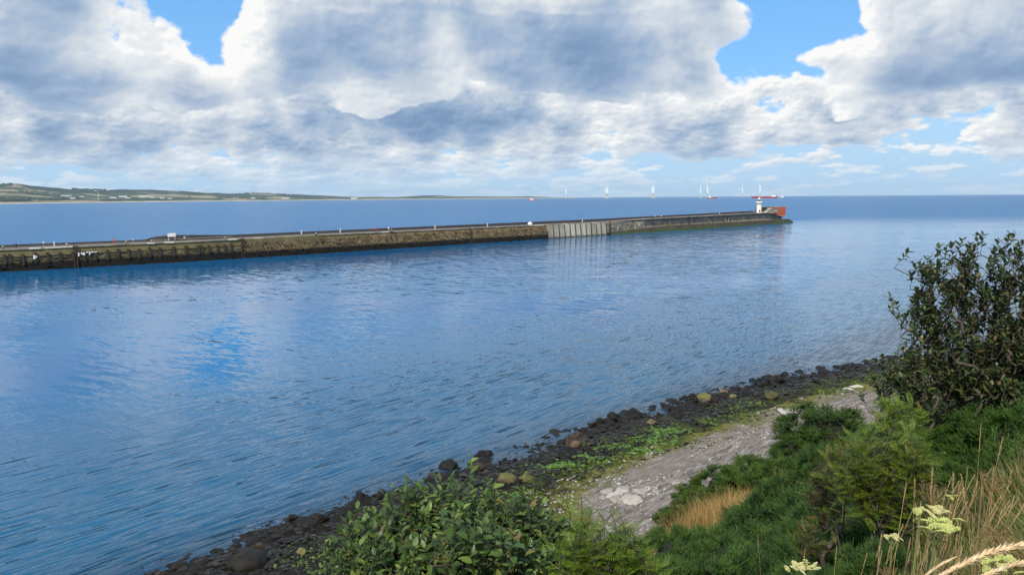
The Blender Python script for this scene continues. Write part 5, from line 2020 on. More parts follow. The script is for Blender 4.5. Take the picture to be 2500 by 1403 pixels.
# the middle shrub in front of the beach
bx, by = xg(1130, 5.9), 5.9
bl = crown(5.9, [(905, 1330, .30), (975, 1262, .26), (1060, 1270, .30), (1160, 1262, .28), (1265, 1285, .28), (1350, 1330, .26), (845, 1400, .20, -.3), (960, 1390, .34, -.4), (1090, 1390, .36, -.5),
                 (1230, 1390, .36, -.5), (1340, 1420, .30, -.4), (1420, 1310, .16), (1150, 1330, .3, -.7), (1010, 1225, .2), (1110, 1225, .24), (1220, 1240, .22), (890, 1290, .2), (830, 1350, .16), (1310, 1275, .2), (1395, 1365, .22, -.3), (1440, 1405, .2, -.4), (1370, 1300, .16), (1000, 1460, .3, -.5), (1250, 1470, .3, -.6), (850, 1470, .25, -.4)], 1.1)
ex_ = [aty(px, py, 5.9 + dy) for px, py, dy in ((995, 1168, 0), (1072, 1165, .1), (1150, 1112, .2), (1108, 1172, 0), (870, 1238, 0), (935, 1200, .1), (960, 1196, 0), (800, 1330, 0), (815, 1352, 0), (1192, 1172, .1),
                                                 (1270, 1195, 0), (1302, 1225, 0), (1225, 1298, -.9), (1222, 1310, -.9), (1252, 1300, -.9), (1170, 1300, -.8), (1290, 1320, -.5), (1352, 1262, 0), (1145, 1200, .1), (1040, 1195, 0))]
grow('whitebeam_shrub', 'leafy green whitebeam shrub in the middle of the foreground, in front of the water', 'shrub', (bx, by, gz(bx, by)), bl, 600, LEAF_A, M_LEAF_MID, M_BARK,
     .30, 9, (.055, .118), 6, .62, 300, .016, extra=ex_, spread=.8, top_bias=.6)

# the tall dark shrub at the right
bx, by = xg(2320, 9.3), 9.3
bl = crown(9.3, [(2300, 735, .34), (2268, 690, .24), (2400, 650, .32), (2470, 640, .3), (2350, 690, .26), (2480, 730, .36), (2330, 850, .40), (2430, 820, .40), (2250, 800, .22), (2560, 700, .4), (2560, 850, .45),
                 (2225, 905, .30), (2175, 925, .17), (2300, 960, .36), (2420, 945, .40), (2510, 950, .42), (2150, 960, .10), (2350, 620, .18), (2300, 800, .3), (2400, 740, .34), (2250, 860, .26), (2470, 860, .36), (2550, 640, .3), (2350, 920, .34), (2200, 950, .28), (2165, 900, .2), (2140, 945, .2), (2210, 1000, .22), (2250, 760, .2), (2280, 650, .2)], 1.15)
ex_ = [aty(px, py, 9.3) for px, py in ((2220, 612), (2228, 640), (2172, 718), (2186, 735), (2175, 755), (2205, 775), (2295, 600), (2310, 600), (2385, 570), (2400, 572), (2465, 568), (2480, 570), (2350, 585), (2118, 905), (2100, 960), (2145, 880), (2130, 935),
                                       (2262, 632), (2440, 585), (2500, 590))]
grow('tall_shrub', 'tall dark leaved shrub with open branches at the right edge, against the sea', 'shrub', (bx, by, gz(bx, by)), bl, 980, LEAF_A, M_LEAF_TALL, M_BARK,
     .26, 9, (.058, .116), 6, .55, 300, .013, extra=ex_, spread=.85, top_bias=.45, rosette=.35, shell=.3)

# rowans
FROND = [frond_shape(7, .15, .34), frond_shape(6, .17, .36), frond_shape(8, .14, .31)]
bx, by = xg(2110, 5.6), 5.6
bl = crown(5.6, [(2170, 1085, .22), (2210, 1120, .20), (2110, 1110, .18), (2060, 1140, .15), (2160, 1165, .22), (2090, 1190, .18), (2200, 1190, .16), (2230, 1130, .14), (2140, 1225, .14)], 1.1)
ex_ = [aty(px, py, 5.6) for px, py in ((2150, 1020), (2185, 1030), (2235, 1075), (2250, 1110), (2050, 1080), (2085, 1065), (2240, 1200), (2010, 1230), (2030, 1320), (2120, 1040))]
grow('rowan_sapling', 'young rowan with feathery green leaves and several dark stems, right of centre', 'tree', (bx, by, gz(bx, by)), bl, 175, FROND, M_ROWAN, M_BARK,
     .20, 7, (.085, .14), 7, .55, 300, .008, extra=ex_, spread=.95, leaf_name='leaf', top_bias=.4)
bx, by = xg(1470, 5.3), 5.3
bl = crown(5.3, [(1440, 1320, .16), (1500, 1300, .15), (1480, 1370, .20), (1540, 1350, .13), (1420, 1390, .18), (1550, 1400, .18), (1470, 1430, .2), (1590, 1380, .12), (1400, 1330, .14), (1520, 1340, .16), (1620, 1410, .12)], 1.1)
ex_ = [aty(px, py, 5.3) for px, py in ((1420, 1212), (1445, 1240), (1490, 1240), (1515, 1262), (1400, 1260), (1385, 1230), (1560, 1330))]
grow('rowan_sapling', 'small rowan with bright feathery leaves, close to the right of the middle shrub', 'tree', (bx, by, gz(bx, by)), bl, 140, FROND, M_ROWAN_BRIGHT, M_BARK,
     .20, 7, (.09, .145), 5, .6, 300, .009, extra=ex_, spread=.95, top_bias=.5)
bx, by = xg(2010, 6.1), 6.1
bl = crown(6.1, [(2000, 1190, .10), (2040, 1215, .13), (2030, 1130, .1), (2070, 1100, .1), (1985, 1300, .08)], 1.0)
grow('rowan_sapling', 'thin rowan with reddish dry leaves, against the left side of the bigger rowan', 'tree', (bx, by, gz(bx, by)), bl, 44, FROND, M_ROWAN_RED, M_BARK,
     .2, 5, (.10, .15), 3, .6, 130, .018, spread=.9)
bx, by = xg(2190, 8.2), 8.2
bl = crown(8.2, [(2180, 985, .12), (2225, 1010, .12), (2160, 1000, .08)], 1.0)
grow('rowan_sapling', 'pale green rowan sprays under the lowest branches of the tall shrub', 'tree', (bx, by, gz(bx, by)), bl, 26, FROND, M_ROWAN_BRIGHT, M_BARK,
     .2, 5, (.13, .18), 2, .4, 80, .016, spread=.95)

# ------------------------------------------------------------------ gorse and broom
def needle_sprig(n=26, L=.22, sl=.035, seed=0, whip=False):
    r = np.random.default_rng(seed)
    V, F = [], []
    k = 0
    w = .008
    V += [(-w, 0, 0), (w, 0, 0), (0, L, 0)]
    F.append((0, 1, 2))
    k = 3
    for i in range(n):
        t = (i + .5) / n * L
        a = i * 2.4 + r.uniform(-.4, .4)
        ln = sl * r.uniform(.7, 1.3) * (1 - .45 * t / L)
        up = r.uniform(.5, 1.2) if not whip else r.uniform(1.4, 3.0)
        d = np.array([math.cos(a), up, math.sin(a)])
        d /= np.linalg.norm(d)
        q = np.array([-math.sin(a), 0, math.cos(a)]) * .0095
        b = np.array([0, t, 0])
        V += [tuple(b - q), tuple(b + q), tuple(b + d * ln)]
        F.append((k, k + 1, k + 2))
        k += 3
    return np.array(V, float), np.array(F)


SPRIG = [needle_sprig(26, .20, .05, 1), needle_sprig(24, .24, .055, 2), needle_sprig(24, .17, .045, 3)]
WHIP = [needle_sprig(20, .34, .08, 4, True), needle_sprig(20, .40, .08, 5, True), needle_sprig(18, .28, .07, 6, True)]


def gorse_mat(name, cols):
    m, T, out = new_mat(name)
    geo = T.node('ShaderNodeNewGeometry')
    oi = T.node('ShaderNodeObjectInfo').outputs['Random']
    rr = geo.outputs['Random Per Island']
    n = T.noise(geo.outputs['Position'], 6.5, 4.0, .65)
    f = T.m('MULTIPLY_ADD', rr, 0.30, T.m('MULTIPLY', T.ss(n, .36, .64), .55))
    f = T.m('ADD', f, T.m('MULTIPLY', oi, .15))
    col = T.ramp(f, cols)
    p = principled(T, col, .6, None, .25)
    tr = T.node('ShaderNodeBsdfTranslucent')
    T.put(tr.inputs['Color'], col)
    mx = T.node('ShaderNodeMixShader')
    mx.inputs[0].default_value = .2
    T.l.new(p.outputs[0], mx.inputs[1])
    T.l.new(tr.outputs[0], mx.inputs[2])
    T.l.new(mx.outputs[0], out.inputs[0])
    return m


M_GORSE = gorse_mat('gorse_needle', [(0, (0.014, 0.034, 0.008)), (.35, (0.042, 0.092, 0.018)), (.6, (0.090, 0.165, 0.028)), (.8, (0.135, 0.205, 0.035)), (1, (0.19, 0.17, 0.05))])
M_GORSE_BLUE = gorse_mat('broom_needle', [(0, (0.014, 0.036, 0.012)), (.35, (0.042, 0.095, 0.026)), (.65, (0.085, 0.160, 0.036)), (.85, (0.12, 0.20, 0.04)), (1, (0.16, 0.18, 0.05))])
M_GORSE_DARK = gorse_mat('thorn_leaf', [(0, (0.014, 0.036, 0.009)), (.4, (0.045, 0.098, 0.018)), (.7, (0.092, 0.170, 0.028)), (1, (0.14, 0.21, 0.04))])


def gorse_mesh(seed, n, sprigs, mat, scale=1.0, up=.5, small=None):
    r = np.random.default_rng(seed)
    # a dome of clumps: each clump a tuft of sprigs
    nc = 80
    d = r.normal(size=(nc, 3))
    d[:, 2] = np.abs(d[:, 2]) * 1.1 - .12
    d /= np.linalg.norm(d, axis=1, keepdims=True)
    cr_ = r.uniform(.62, .98, nc)
    C = d * cr_[:, None]
    k = r.integers(0, nc, n)
    e = r.normal(size=(n, 3))
    e /= np.linalg.norm(e, axis=1, keepdims=True)
    e = e * .6 + d[k] * .7
    e /= np.linalg.norm(e, axis=1, keepdims=True)
    pos = C[k] + e * r.uniform(.04, .20, n)[:, None]
    ax = e * (1 - up) + np.array([0, 0, up]) + r.normal(0, .2, (n, 3))
    rot = frames(ax, r.normal(size=(n, 3)))
    size = r.uniform(.75, 1.3, n) * scale
    VV, FF, nn = [], [], 0
    for h, (lv, lf) in enumerate(sprigs):
        q = np.arange(h, n, len(sprigs))
        v, f = leaf_cloud(lv, lf, pos[q], rot[q], size[q])
        VV.append(v)
        FF.append(f + nn)
        nn += len(v)
    me = np_mesh('foliage', np.vstack(VV), np.vstack(FF), False)
    me.materials.append(mat)
    return me


def gorse_stems(seed):
    r = random.Random(seed)
    b = MB()
    for _ in range(16):
        a = r.uniform(0, 6.28)
        q = r.uniform(.3, .8)
        b.tube([(0.05 * math.cos(a), .05 * math.sin(a), -1.2), (.3 * q * math.cos(a), .3 * q * math.sin(a), -.4), (q * math.cos(a), q * math.sin(a), r.uniform(.1, .6))], [.035, .025, .008], 5, cap=False)
    me = b.mesh('stem', M_BARK, True)
    return me


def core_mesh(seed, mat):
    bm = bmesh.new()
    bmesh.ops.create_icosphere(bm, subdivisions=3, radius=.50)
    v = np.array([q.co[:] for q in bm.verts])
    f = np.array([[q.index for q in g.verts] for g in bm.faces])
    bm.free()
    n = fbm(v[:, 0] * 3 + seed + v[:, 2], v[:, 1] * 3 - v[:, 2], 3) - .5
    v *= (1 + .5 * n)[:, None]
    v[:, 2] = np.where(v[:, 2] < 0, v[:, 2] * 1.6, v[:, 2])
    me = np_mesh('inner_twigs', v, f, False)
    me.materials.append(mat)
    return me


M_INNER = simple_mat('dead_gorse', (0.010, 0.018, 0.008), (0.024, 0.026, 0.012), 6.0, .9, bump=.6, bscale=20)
G_FAR = [gorse_mesh(100 + i, 5000, SPRIG, M_GORSE, .62, .45) for i in range(2)]
G_DARK = [gorse_mesh(120 + i, 5200, SPRIG, M_GORSE_DARK, .52, .35) for i in range(2)]
G_NEAR = [gorse_mesh(140 + i, 7000, SPRIG + WHIP[:1], M_GORSE_BLUE, .52, .40) for i in range(2)]
G_STEM = [gorse_stems(i) for i in range(3)]
G_CORE = [core_mesh(3.3 * i, M_INNER) for i in range(3)]


def bush(i, px, pytop, Y, rx, rz, kind, label, group):
    x = xg(px, Y)
    top = float(aty(px, pytop, Y)[2])
    g = gz(x, Y)
    r = empty('gorse_bush', (x, Y, top - rz * 1.12), random.uniform(0, 6.28))
    rx *= 1.3
    r.scale = (rx, rx, rz)
    tag(r, label, 'bush', group)
    fm = {'far': G_FAR, 'dark': G_DARK, 'near': G_NEAR}[kind][i % 2]
    f = obj('foliage', fm, None, r)
    f['kind'] = 'stuff'
    obj('stem', G_STEM[i % 3], None, r)
    o = obj('inner_twigs', G_CORE[i % 3], None, r)
    low = (top - rz * 1.12) - g
    if low > .25 * rz:
        f2 = obj('foliage', fm, None, r, (0.08, -.1, -min(low / rz, 2.2) * .5))
        f2.scale = (1.12, 1.12, 1.0)
        f2.rotation_euler = (0, 0, 2.1)
        f2['kind'] = 'stuff'
    o.scale = (1, 1, min(1.6, 1 + low / rz * .3))
    return r


BUSHES = [
    # px, top py, Y, rx, rz, kind, label
    (2020, 988, 16, .80, .62, 'dark', 'round dark green gorse bush standing on the bedrock edge right of the bare slope'),
    (1945, 1060, 15.5, .36, .34, 'dark', 'small gorse bush against the lower left of the round one'),
    (1870, 1112, 14.8, .62, .55, 'far', 'gorse bush at the edge of the bare rock, under the round bush'),
    (1770, 1140, 14.6, .50, .48, 'far', 'gorse bush above the orange dry grass, left of its neighbour'),
    (1705, 1185, 14.2, .36, .30, 'far', 'lowest gorse bush along the rock edge, at the left end of the row'),
    (1648, 1240, 14.0, .26, .26, 'far', 'small gorse bush below the left end of the dry grass'),
    (1950, 1120, 13.0, .60, .55, 'far', 'gorse bush right above the dry orange grass'),
    (2040, 1085, 9.5, .36, .42, 'near', 'blue green broom bush behind the red leaved rowan'),
    (1950, 1185, 9.0, .50, .55, 'near', 'broom bush just right of the dry orange grass'),
    (1900, 1280, 7.6, .42, .50, 'near', 'broom bush below the right end of the dry orange grass'),
    (2060, 1190, 8.0, .46, .55, 'near', 'broom bush directly behind the stems of the big rowan'),
    (1760, 1296, 7.2, .34, .36, 'near', 'broom bush along the lower edge of the dry orange grass'),
    (1640, 1300, 6.6, .30, .36, 'near', 'broom bush right of the small bright rowan'),
    (1580, 1372, 5.9, .26, .34, 'near', 'low broom bush at the bottom between the small rowan and the broom mass'),
    (1720, 1340, 6.0, .36, .42, 'near', 'broom bush at the bottom, second from the small rowan'),
    (1850, 1352, 6.0, .38, .46, 'near', 'broom bush at the bottom edge, third from the small rowan'),
    (1985, 1310, 6.3, .36, .44, 'near', 'broom bush left of the foot of the big rowan'),
    (2180, 1255, 7.0, .42, .50, 'near', 'broom bush right of the stems of the big rowan'),
    (2230, 1130, 9.0, .50, .60, 'far', 'gorse bush between the big rowan and the tall shrub'),
    (2330, 1045, 9.0, .52, .50, 'dark', 'gorse bush growing in front of the foot of the tall shrub'),
    (2430, 1000, 8.8, .52, .50, 'dark', 'gorse bush under the right half of the tall shrub'),
    (2520, 990, 8.2, .5, .52, 'dark', 'gorse bush cut by the right edge under the tall shrub'),
    (2450, 1110, 7.4, .46, .46, 'dark', 'gorse bush behind the tall dry grass stalks at the right edge'),
    (2340, 1130, 7.4, .42, .44, 'dark', 'gorse bush behind the brown flower heads, right of the big rowan'),
    (2270, 1200, 6.6, .34, .40, 'near', 'broom bush behind the pale flower heads'),
    (2200, 1330, 5.0, .26, .34, 'near', 'low broom bush at the foot of the cow parsley stems'),
    (2020, 1390, 5.0, .30, .36, 'near', 'low broom bush at the bottom edge under the big rowan'),
]
for i, b in enumerate(BUSHES):
    bush(i, *b, 'gorse and broom on the bank')

# low scrub that closes the ground between the bushes
def scrub():
    n = 16000
    Y = RNG.uniform(4.2, 17, n)
    b0, b1 = ray(1480, 1100), ray(2600, 1100)
    X = RNG.uniform(b0[0] / b0[1], b1[0] / b1[1], n) * Y
    X = np.r_[X, RNG.uniform(-16, 30, 16000)]
    Y = np.r_[Y, RNG.uniform(1.5, 34, 16000)]
    far_ = np.arange(len(X)) >= n
    a, s_ = shore_as(X, Y)
    k = (s_ > 23.5) & (s_ < 60) & ~((X / Y > .17) & (X / Y < .36) & (Y > 8.8) & (Y < 13.2))
    X, Y, far_ = X[k], Y[k], far_[k]
    Z = gz_arr(X, Y)
    n = len(X)
    ax = np.c_[RNG.normal(0, .5, n), RNG.normal(-.2, .5, n), np.full(n, .9)]
    rot = frames(ax, RNG.normal(size=(n, 3)))
    VV, FF, nn = [], [], 0
    P = np.c_[X, Y, Z - .02]
    S = RNG.uniform(.35, .8, n) * np.where(far_, 1.3, 1.0)
    for h, (lv, lf) in enumerate(WHIP):
        q = np.arange(h, n, 3)
        v, f = leaf_cloud(lv, lf, P[q], rot[q], S[q])
        VV.append(v)
        FF.append(f + nn)
        nn += len(v)
    tag(obj('undergrowth', np_mesh('undergrowth', np.vstack(VV), np.vstack(FF), False), M_GORSE_BLUE), 'low green scrub between the gorse bushes on the bank', kind='stuff')


scrub()

# ------------------------------------------------------------------ grass
def blade_shape(bend=.35, w=.012, seg=3):
    v, f = [], []
    for i in range(seg + 1):
        t = i / seg
        ww = w * (1 - t) ** .7
        z = math.sin(t * (1 - .25 * bend)) / math.sin(1)
        y = bend * t * t
        v += [(-ww / 2, y, z), (ww / 2, y, z)]
    for i in range(seg):
        b = i * 2
        f += [(b, b + 1, b + 3), (b, b + 3, b + 2)]
    return np.array(v, float), np.array(f)


BLADES = [blade_shape(.15), blade_shape(.4), blade_shape(.7), blade_shape(.28, .016)]
M_DRY = leaf_mat('dry_grass', [(0, (0.22, 0.13, 0.04)), (.35, (0.36, 0.22, 0.07)), (.7, (0.46, 0.31, 0.12)), (.85, (0.16, 0.14, 0.035)), (1, (0.34, 0.15, 0.05))], .6, .3)
M_MIXGRASS = leaf_mat('mixed_grass', [(0, (0.045, 0.08, 0.018)), (.45, (0.10, 0.13, 0.028)), (.65, (0.22, 0.17, 0.06)), (1, (0.36, 0.25, 0.11))], .6, .3)
M_STRAW = simple_mat('straw', (0.42, 0.31, 0.15), (0.33, 0.23, 0.10), 20, .7, rand=.25)
M_SEED = simple_mat('seed_head', (0.50, 0.38, 0.22), (0.40, 0.27, 0.13), 30, .8, rand=.25)


def grass_patch(name, label, n, px0, px1, Y0, Y1, hgt, mat, lean=(0.15, 0.0), mask=None):
    Y = RNG.uniform(Y0, Y1, n)
    b0, b1 = ray(px0, 1100), ray(px1, 1100)
    X = RNG.uniform(b0[0] / b0[1], b1[0] / b1[1], n) * Y
    if mask is not None:
        k = mask(X, Y)
        X, Y = X[k], Y[k]
        n = len(X)
    Z = gz_arr(X, Y) - .03
    H = RNG.uniform(.55, 1.15, n) * hgt * (.6 + .8 * fbm(X * 1.3, Y * 1.3, 2))
    VV, FF, nn = [], [], 0
    for h, (lv, lf) in enumerate(BLADES):
        q = np.arange(h, n, len(BLADES))
        a = RNG.uniform(0, 6.28, len(q))
        lean_ = lean[0] * RNG.normal(1, 1.3, len(q))[:, None]
        c, s = np.cos(a)[:, None], np.sin(a)[:, None]
        hh = H[q][:, None]
        wv = .8
        lx, ly, lz_ = lv[:, 0][None], lv[:, 1][None] * hh, lv[:, 2][None] * hh
        x = lx * c * wv - ly * s + lean_ * lz_ ** 2 / np.maximum(hh, .05) + X[q][:, None]
        y = lx * s * wv + ly * c + lean[1] * lz_ + Y[q][:, None]
        z = lz_ + Z[q][:, None]
        v = np.stack([x, y, z], -1).reshape(-1, 3)
        VV.append(v)
        FF.append((lf[None] + (np.arange(len(q)) * len(lv))[:, None, None] + nn).reshape(-1, 3))
        nn += len(v)
    o = obj(name, np_mesh(name, np.vstack(VV), np.vstack(FF), True), mat)
    return tag(o, label, kind='stuff')


grass_patch('dry_grass', 'patch of orange dry grass between the gorse bushes', 13000, 1580, 1945, 8.5, 14.0, .60, M_DRY, (.12, 0), lambda X, Y: fbm(X * 1.1 + 3, Y * 1.1, 3) > .37)
grass_patch('grass', 'rough green and straw grass on the near bank at the right', 15000, 2140, 2640, 2.6, 6.5, .33, M_MIXGRASS, (-.15, 0))
grass_patch('dry_grass', 'pale dry grass at the lower right corner', 7000, 2280, 2640, 1.7, 3.2, .24, M_DRY, (-.3, 0))
grass_patch('grass', 'grass on the bank under the bushes', 6000, 700, 2200, 4.5, 9, .3, M_MIXGRASS, (.1, 0))


def stalk(px, pytop, Y, head_l, head_w, lean, label, group, mat_s=None, mat_h=None, r=.0013, dip=0.0, name='grass_stalk', base=None, path=None):
    if path is not None:
        path = [Vector(aty(*q)) for q in path]
        base = (path[0].x - .05, path[0].y)
    tip = Vector(aty(px, pytop, Y))
    bx_ = tip.x - lean if base is None else base[0]
    by_ = Y + random.uniform(-.05, .05) if base is None else base[1]
    bz = gz(bx_, by_) - .05
    root = empty(name, (bx_, by_, bz))
    tag(root, label, 'grass', group)
    L = tip - Vector((bx_, by_, bz))
    pts = []
    for i in range(7):
        t = i / 6
        p = Vector((L.x * t ** 2, L.y * t, L.z * t + dip * math.sin(PI * t)))
        pts.append(p)
    if path is not None:
        o_ = Vector((bx_, by_, bz))
        pts = [Vector((0, 0, 0))] + [q - o_ for q in path]
    MB().tube(pts, [r * (1.2 - .5 * i / (len(pts) - 1)) for i in range(len(pts))], 4, cap=False).build('stem', mat_s or M_STRAW, root, True)
    ax = (pts[-1] - pts[-2]).normalized()
    b = MB()
    n = 46 if path is None else 240
    rr = random.Random(px * 7 + pytop)
    p0 = pts[-1] - ax * head_l * .85
    sdir = ax.orthogonal().normalized()
    tdir = ax.cross(sdir)
    for i in range(n):
        t = i / (n - 1)
        a = i * 2.4 + rr.uniform(-.3, .3)
        w = head_w * math.sin(PI * (.10 + .84 * t)) ** .8
        out = (math.cos(a) * sdir + math.sin(a) * tdir)
        q = p0 + ax * head_l * t
        if path is not None:
            w_ = t * (len(pts) - 3) + 2
            i0 = min(int(w_), len(pts) - 2)
            q = pts[i0].lerp(pts[i0 + 1], w_ - i0)
            ax = (pts[i0 + 1] - pts[i0]).normalized()
            sdir = ax.orthogonal().normalized()
            tdir = ax.cross(sdir)
            out = (math.cos(a) * sdir + math.sin(a) * tdir)
        e = q + out * w * rr.uniform(.6, 1.1) + ax * head_l * (.10 if path is None else .07)
        sd = ax.cross(out).normalized() * head_w * .22
        b.add([q, (q + e) / 2 + sd, e, (q + e) / 2 - sd], [(0, 1, 2), (0, 2, 3)])
    b.build('seed_head', mat_h or M_SEED, root)
    return root


GS = 'tall grass stalks on the near bank'
for px, py, Y, lean in [(2200 + random.uniform(0, 300), random.uniform(1130, 1270), random.uniform(3.0, 4.6), random.uniform(-.10, .30)) for _ in range(44)]:
    stalk(int(px), int(py + (2500 - px) * .10), Y, random.uniform(.07, .13), random.uniform(.004, .009), lean, 'thin upright grass stalk with a narrow pale seed head on the near bank', GS)
stalk(2394, 1050, 4.0, .16, .006, .02, 'tallest thin grass stalk, rising in front of the gorse at the right', GS)
stalk(2446, 1078, 4.0, .14, .006, .10, 'tall leaning grass stalk beside the tallest one', GS)
stalk(2042, 1340, 4.2, .10, .006, .03, 'lone grass stalk among the broom, at the foot of the big rowan', GS)
stalk(1965, 1345, 4.4, .10, .006, .03, 'lone pale grass stalk behind the lowest cream flower head', GS)
stalk(1850, 1310, 5.2, .10, .006, -.08, 'grass stalk leaning left over the broom at the bottom', GS)
for px, py, Y, lean in [(random.uniform(2100, 2360), random.uniform(1310, 1370), random.uniform(2.8, 4.0), random.uniform(.02, .15)) for _ in range(24)]:
    stalk(int(px), int(py), Y, random.uniform(.05, .08), random.uniform(.004, .007), lean, 'short dry grass stalk leaning right at the bottom of the near bank', 'short dry stalks at the bottom right')
# the big feathery heads that hang across the lower right corner
M_PLUME = simple_mat('plume', (0.60, 0.47, 0.30), (0.50, 0.36, 0.20), 40, .8, rand=.2)
stalk(2580, 1318, 1.6, .26, .013, .12, 'thick feathery seed head arching across the lower right corner, uppermost', None, M_STRAW, M_PLUME, .003,
      path=[(2200, 1480, 1.5), (2260, 1425, 1.5), (2330, 1385, 1.52), (2400, 1353, 1.54), (2470, 1333, 1.56), (2540, 1322, 1.58), (2580, 1318, 1.6)])
stalk(2560, 1362, 1.5, .20, .009, .12, 'second feathery seed head in the lower right corner, under the thick one', None, M_STRAW, M_PLUME, .003,
      path=[(2290, 1480, 1.4), (2340, 1440, 1.42), (2400, 1405, 1.44), (2470, 1378, 1.46), (2530, 1364, 1.48), (2560, 1360, 1.5)])
stalk(2330, 1360, 1.9, .14, .006, .12, 'slim feathery seed head lowest and leftmost in the lower right corner', None, M_STRAW, M_PLUME, .002,
      path=[(2215, 1450, 1.85), (2240, 1420, 1.85), (2270, 1395, 1.87), (2300, 1375, 1.88), (2330, 1360, 1.9)])

# ------------------------------------------------------------------ umbel flowers
M_UMB_STEM = simple_mat('umbel_stem', (0.11, 0.14, 0.045), (0.16, 0.17, 0.06), 10, .6)
M_UMB_BROWN = simple_mat('dry_umbel_stem', (0.20, 0.13, 0.06), (0.27, 0.18, 0.08), 10, .7)
M_CREAM = simple_mat('cream_floret', (0.62, 0.57, 0.28), (0.52, 0.50, 0.21), 30, .8, rand=.12)
M_GREENUMB = simple_mat('green_floret', (0.40, 0.46, 0.12), (0.54, 0.56, 0.20), 30, .8, rand=.12)
M_BROWNUMB = simple_mat('brown_floret', (0.26, 0.18, 0.07), (0.34, 0.22, 0.09), 30, .8, bump=.9, bscale=160, rand=.25)


def umbellet_mesh(seed, mat):
    """a small domed head made of many florets"""
    r = np.random.default_rng(seed)
    V, F = [], []
    k = 0
    n = 70
    for i in range(n):
        q = math.sqrt((i + .5) / n)
        a = i * 2.39996
        c = np.array([q * math.cos(a), q * math.sin(a), .42 * (1 - q * q)]) + r.normal(0, .02, 3)
        s = .115 * r.uniform(.8, 1.25)
        nrm = np.array([c[0] * .8, c[1] * .8, .8])
        nrm /= np.linalg.norm(nrm)
        x = np.cross(nrm, [0.3, .9, .1])
        x /= np.linalg.norm(x)
        y = np.cross(nrm, x)
        V += [tuple(c + nrm * s * .8), tuple(c + x * s), tuple(c + y * s), tuple(c - x * s), tuple(c - y * s), tuple(c - nrm * s)]
        F += [(k, k + 1, k + 2), (k, k + 2, k + 3), (k, k + 3, k + 4), (k, k + 4, k + 1), (k + 5, k + 2, k + 1), (k + 5, k + 3, k + 2), (k + 5, k + 4, k + 3), (k + 5, k + 1, k + 4)]
        k += 6
    me = np_mesh('umbellet', np.array(V), np.array(F), False)
    me.materials.append(mat)
    return me


UMB = {'cream': [umbellet_mesh(i, M_CREAM) for i in range(2)], 'green': [umbellet_mesh(5 + i, M_GREENUMB) for i in range(2)], 'brown': [umbellet_mesh(9 + i, M_BROWNUMB) for i in range(2)]}


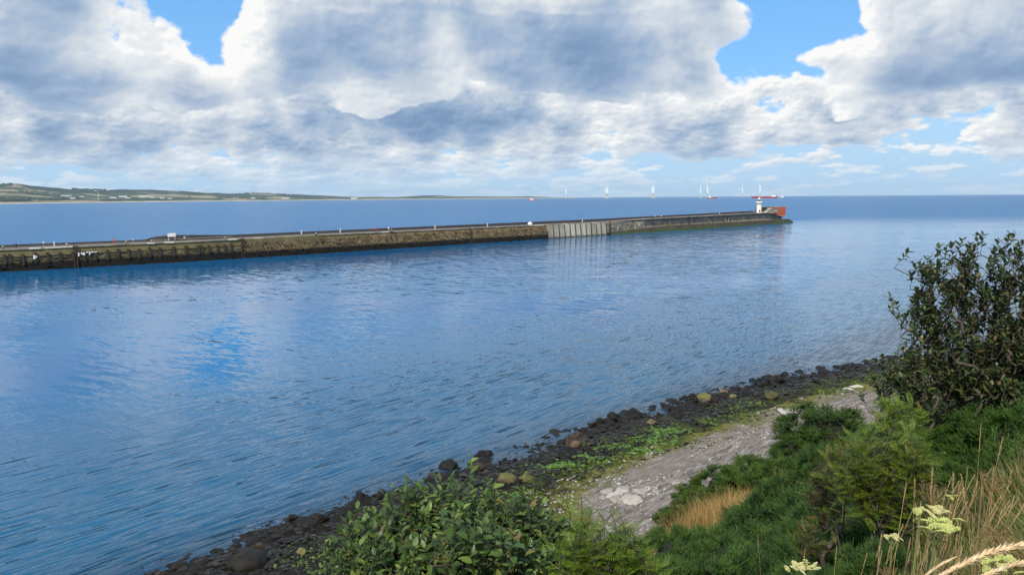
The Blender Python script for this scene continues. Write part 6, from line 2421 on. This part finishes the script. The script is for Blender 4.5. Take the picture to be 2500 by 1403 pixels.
def umbel_plant(label, Y, heads, basepx, stemmat=M_UMB_STEM):
    """heads: (px, py, width_px, n, colour, size)"""
    bx_, by_ = xg(basepx, Y), Y
    bz = gz(bx_, by_) - .05
    root = empty('umbel_flower', (bx_, by_, bz))
    tag(root, label, 'wildflower', 'umbel flowers on the near bank')
    for px, py, wpx, n, colr, sz in heads:
        c = Vector(aty(px, py, Y)) - Vector((bx_, by_, bz))
        wr = wpx * Y / FPX / 2
        neck = c - Vector((0, 0, wr * .9))
        m_ = Vector((neck.x * .35, 0, neck.z * .6))
        MB().tube([Vector((0, 0, 0)), m_, neck], [.0055, .0045, .0035] if colr != 'brown' else [.0030, .0026, .0022], 6, cap=False).build('stem', stemmat, root, True)
        rays_ = MB()
        for i in range(n):
            q = math.sqrt((i + .35) / n)
            a = i * 2.39996 + px
            p = c + Vector((q * wr * math.cos(a), q * wr * .8 * math.sin(a), wr * .25 * (1 - q * q) + random.uniform(-.1, .1) * wr))
            rays_.tube([neck, (neck + p) / 2 + Vector((0, 0, -.1 * wr)), p], [.0022, .0016, .0012], 4, cap=False)
            o = bpy.data.objects.new('umbellet', UMB[colr][i % 2])
            COL.objects.link(o)
            o.parent = root
            o.location = p
            s_ = sz * wr * random.uniform(.68, 1.0)
            o.scale = (s_, s_, s_ * .75)
            o.rotation_euler = (-.75 * q * math.sin(a) + random.uniform(-.2, .2), .75 * q * math.cos(a) + random.uniform(-.2, .2), random.uniform(0, 6.28))
        rays_.build('rays', stemmat if colr != 'brown' else M_UMB_BROWN, root, True)
    return root


umbel_plant('big pale green flower head with many domed clusters, largest of the flowers at lower right', 2.3, [(2285, 1288, 112, 10, 'green', .36), (2338, 1272, 30, 1, 'green', 1.1), (2245, 1252, 30, 1, 'green', 1.0)], 2235)
umbel_plant('cream flower heads just above the big pale green one', 2.38, [(2283, 1250, 70, 9, 'cream', .36), (2310, 1252, 20, 1, 'cream', .9)], 2262)
umbel_plant('withered brown flower head, uppermost at lower right, spread flat', 2.45, [(2275, 1196, 90, 15, 'brown', .17), (2322, 1212, 40, 5, 'green', .26)], 2320, M_UMB_BROWN)
umbel_plant('small cream flower cluster between the big rowan and the big flower head', 2.7, [(2178, 1312, 44, 7, 'cream', .38)], 2195)
umbel_plant('cream and green flower heads cut by the bottom edge under the broom', 2.7, [(1962, 1388, 84, 12, 'cream', .28), (1965, 1366, 14, 1, 'green', 1.2)], 1985)
umbel_plant('pale green flower head among the plumes in the lower right corner', 1.9, [(2455, 1385, 130, 13, 'green', .25)], 2440)
umbel_plant('rust brown dead flower head on the bottom edge left of the plumes', 2.3, [(2170, 1395, 60, 14, 'brown', .2)], 2165, M_UMB_BROWN)
umbel_plant('dead brown flower spray among the tall stalks near the right edge', 2.9, [(2425, 1172, 66, 14, 'brown', .16), (2400, 1150, 30, 6, 'brown', .2)], 2410, M_UMB_BROWN)
umbel_plant('brown withered flower head above the right end of the thick plume', 2.1, [(2440, 1300, 70, 14, 'brown', .18)], 2420, M_UMB_BROWN)

# ------------------------------------------------------------------ air
def make_haze():
    m, T, out = new_mat('sea_air')
    v = T.node('ShaderNodeVolumePrincipled')
    v.inputs['Color'].default_value = (0.62, 0.81, 1.0, 1)
    v.inputs['Density'].default_value = HAZE
    v.inputs['Anisotropy'].default_value = 0.0
    T.l.new(v.outputs[0], out.inputs['Volume'])
    b = MB().box((0, 0, 124), (54000, 54000, 264))
    tag(b.build('haze', m), kind='stuff')


HAZE = 2.6e-5
make_haze()
#@@PART4
